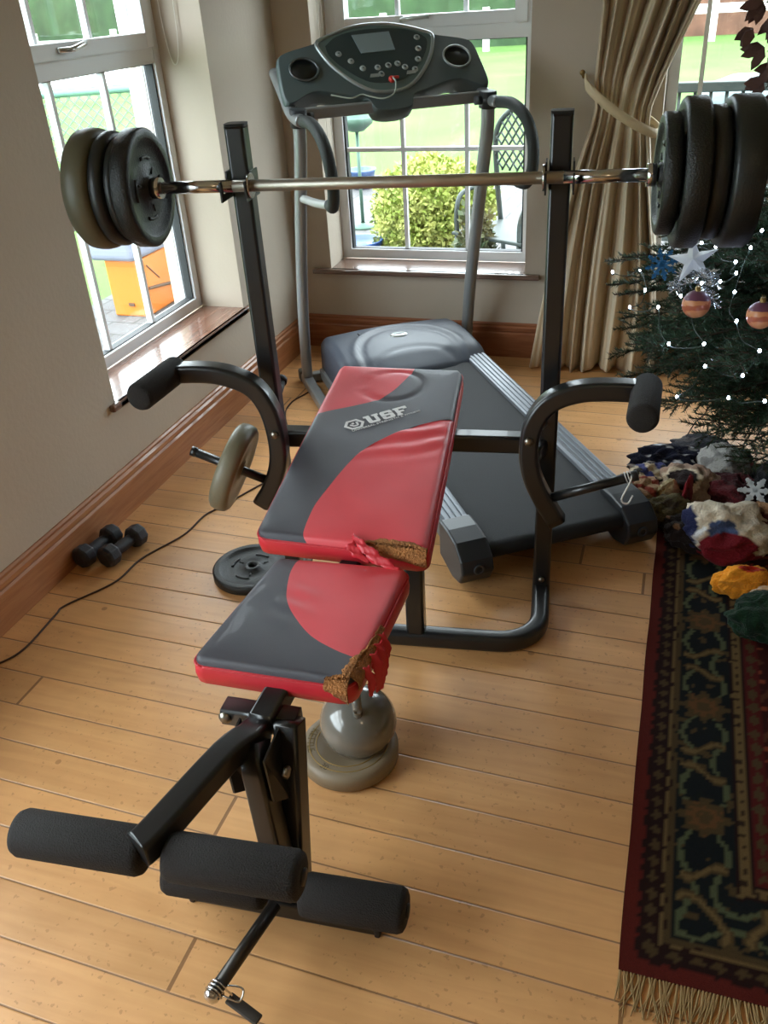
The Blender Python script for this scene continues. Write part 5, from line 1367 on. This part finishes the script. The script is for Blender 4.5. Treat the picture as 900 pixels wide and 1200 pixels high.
# orange crate with slate cover
cr = thing('storage_crate', 'bright orange storage box on the paving outside the left window', 'box', (-1.52, 4.82, -.15))
mb = MB(); mb.prism([(-1.62,4.60,-.15),(-1.375,4.60,-.15),(-1.375,4.95,-.15),(-1.62,4.95,-.15)], (0,0,.36)); mb.build('body', mat('orange_plastic', (200,112,34), .5), cr, bevel=.012)
mb = MB(); mb.tube([V((-1.372,4.66,.02)), V((-1.372,4.80,.00)), V((-1.372,4.92,-.02))], .010, 8); mb.tube([V((-1.372,4.68,.16)), V((-1.372,4.80,.05))], .004, 6); mb.bounds((-1.50,4.592,-.08), (-1.46,4.60,-.06)); mb.build('strap', mat('dark_strap', (90,66,50), .6), cr)
cv = thing('slate_cover', 'slate blue rounded cover lying on the orange box', 'cover', (-1.52, 4.78, .212))
mb = MB(); mb.prism([(-1.70,4.54,.212),(-1.36,4.54,.212),(-1.34,4.96,.212),(-1.70,4.98,.212)], (0,0,.17)); mb.build('cover', mat('slate_vinyl', (120,124,142), .6, bump=.2, bscale=20), cv, bevel=.04, seg=4)
# white rendered wing wall
wm = mat('white_render', (238,238,234), .9, bump=.3, bscale=40)
struct(MB().bounds((-1.47, 5.02, -.16), (-.45, 5.25, 3.2)).build('wall_outside', wm))
struct(MB().bounds((-.36, 3.31, -.16), (-.345, 5.02, .0)).build('trim_4', wm))

# ------------------------------------------------------------------ light
w = bpy.data.worlds.new('overcast'); sc.world = w; w.use_nodes = True; t = w.node_tree; bg = t.nodes['Background']
tc = t.nodes.new('ShaderNodeTexCoord'); sx = t.nodes.new('ShaderNodeSeparateXYZ'); cr_ = t.nodes.new('ShaderNodeValToRGB')
t.links.new(tc.outputs['Generated'], sx.inputs[0]); t.links.new(sx.outputs[2], cr_.inputs[0]); t.links.new(cr_.outputs[0], bg.inputs[0])
cr_.color_ramp.elements[0].position = 0; cr_.color_ramp.elements[0].color = (.80, .90, 1.0, 1)
cr_.color_ramp.elements[1].position = .6; cr_.color_ramp.elements[1].color = (.90, .95, 1.0, 1)
SKY = 4.6
bg.inputs['Strength'].default_value = SKY
def portal(name, loc, rot, sx_, sy_):
    l = bpy.data.lights.new(name, 'AREA'); l.shape = 'RECTANGLE'; l.size = sx_; l.size_y = sy_; l.cycles.is_portal = True
    o = bpy.data.objects.new(name, l); COL.objects.link(o); o.location = loc; o.rotation_euler = rot
portal('portal', (-.30, 2.79, 1.2), (0, math.radians(-90), 0), 1.6, 1.0)
portal('portal', (-.30, 0, 1.2), (0, math.radians(-90), 0), 1.6, 2.4)
portal('portal', (.65, 4.22, 1.2), (math.radians(-90), 0, 0), .95, 1.6)
portal('portal', (2.48, 4.22, 1.2), (math.radians(-90), 0, 0), 1.6, 1.6)
# fill lamp added on the ceiling behind the camera, out of view
lamp = thing('added_fill_lamp', 'warm glass fill lamp added unseen behind the camera', 'lamp', (2.4, -.3, ZC))
mb = MB(); mb.lathe([(0,0),(.06,0),(.06,-.02),(.012,-.03),(.012,-.22),(0,-.22)], (2.4,-.3,ZC), (0,0,1), 24); mb.build('rod', chrome, lamp)
mb = MB(); mb.sphere((2.4,-.3,ZC-.32), .10, 28); mb.build('globe', mat('lit_globe', (255,235,205), .4, emit=(255,222,180), estr=5), lamp)
cl = sc.cycles; cl.use_denoising = True; cl.max_bounces = 8; cl.diffuse_bounces = 5; cl.glossy_bounces = 3; cl.transparent_max_bounces = 10; cl.caustics_reflective = False; cl.caustics_refractive = False; cl.sample_clamp_indirect = 4
sc.view_settings.view_transform = 'Standard'; sc.view_settings.look = 'None'; sc.view_settings.gamma = 1; sc.view_settings.exposure = 1.5
try: sc.view_settings.use_curve_mapping = False
except Exception: pass
bpy.context.view_layer.update()
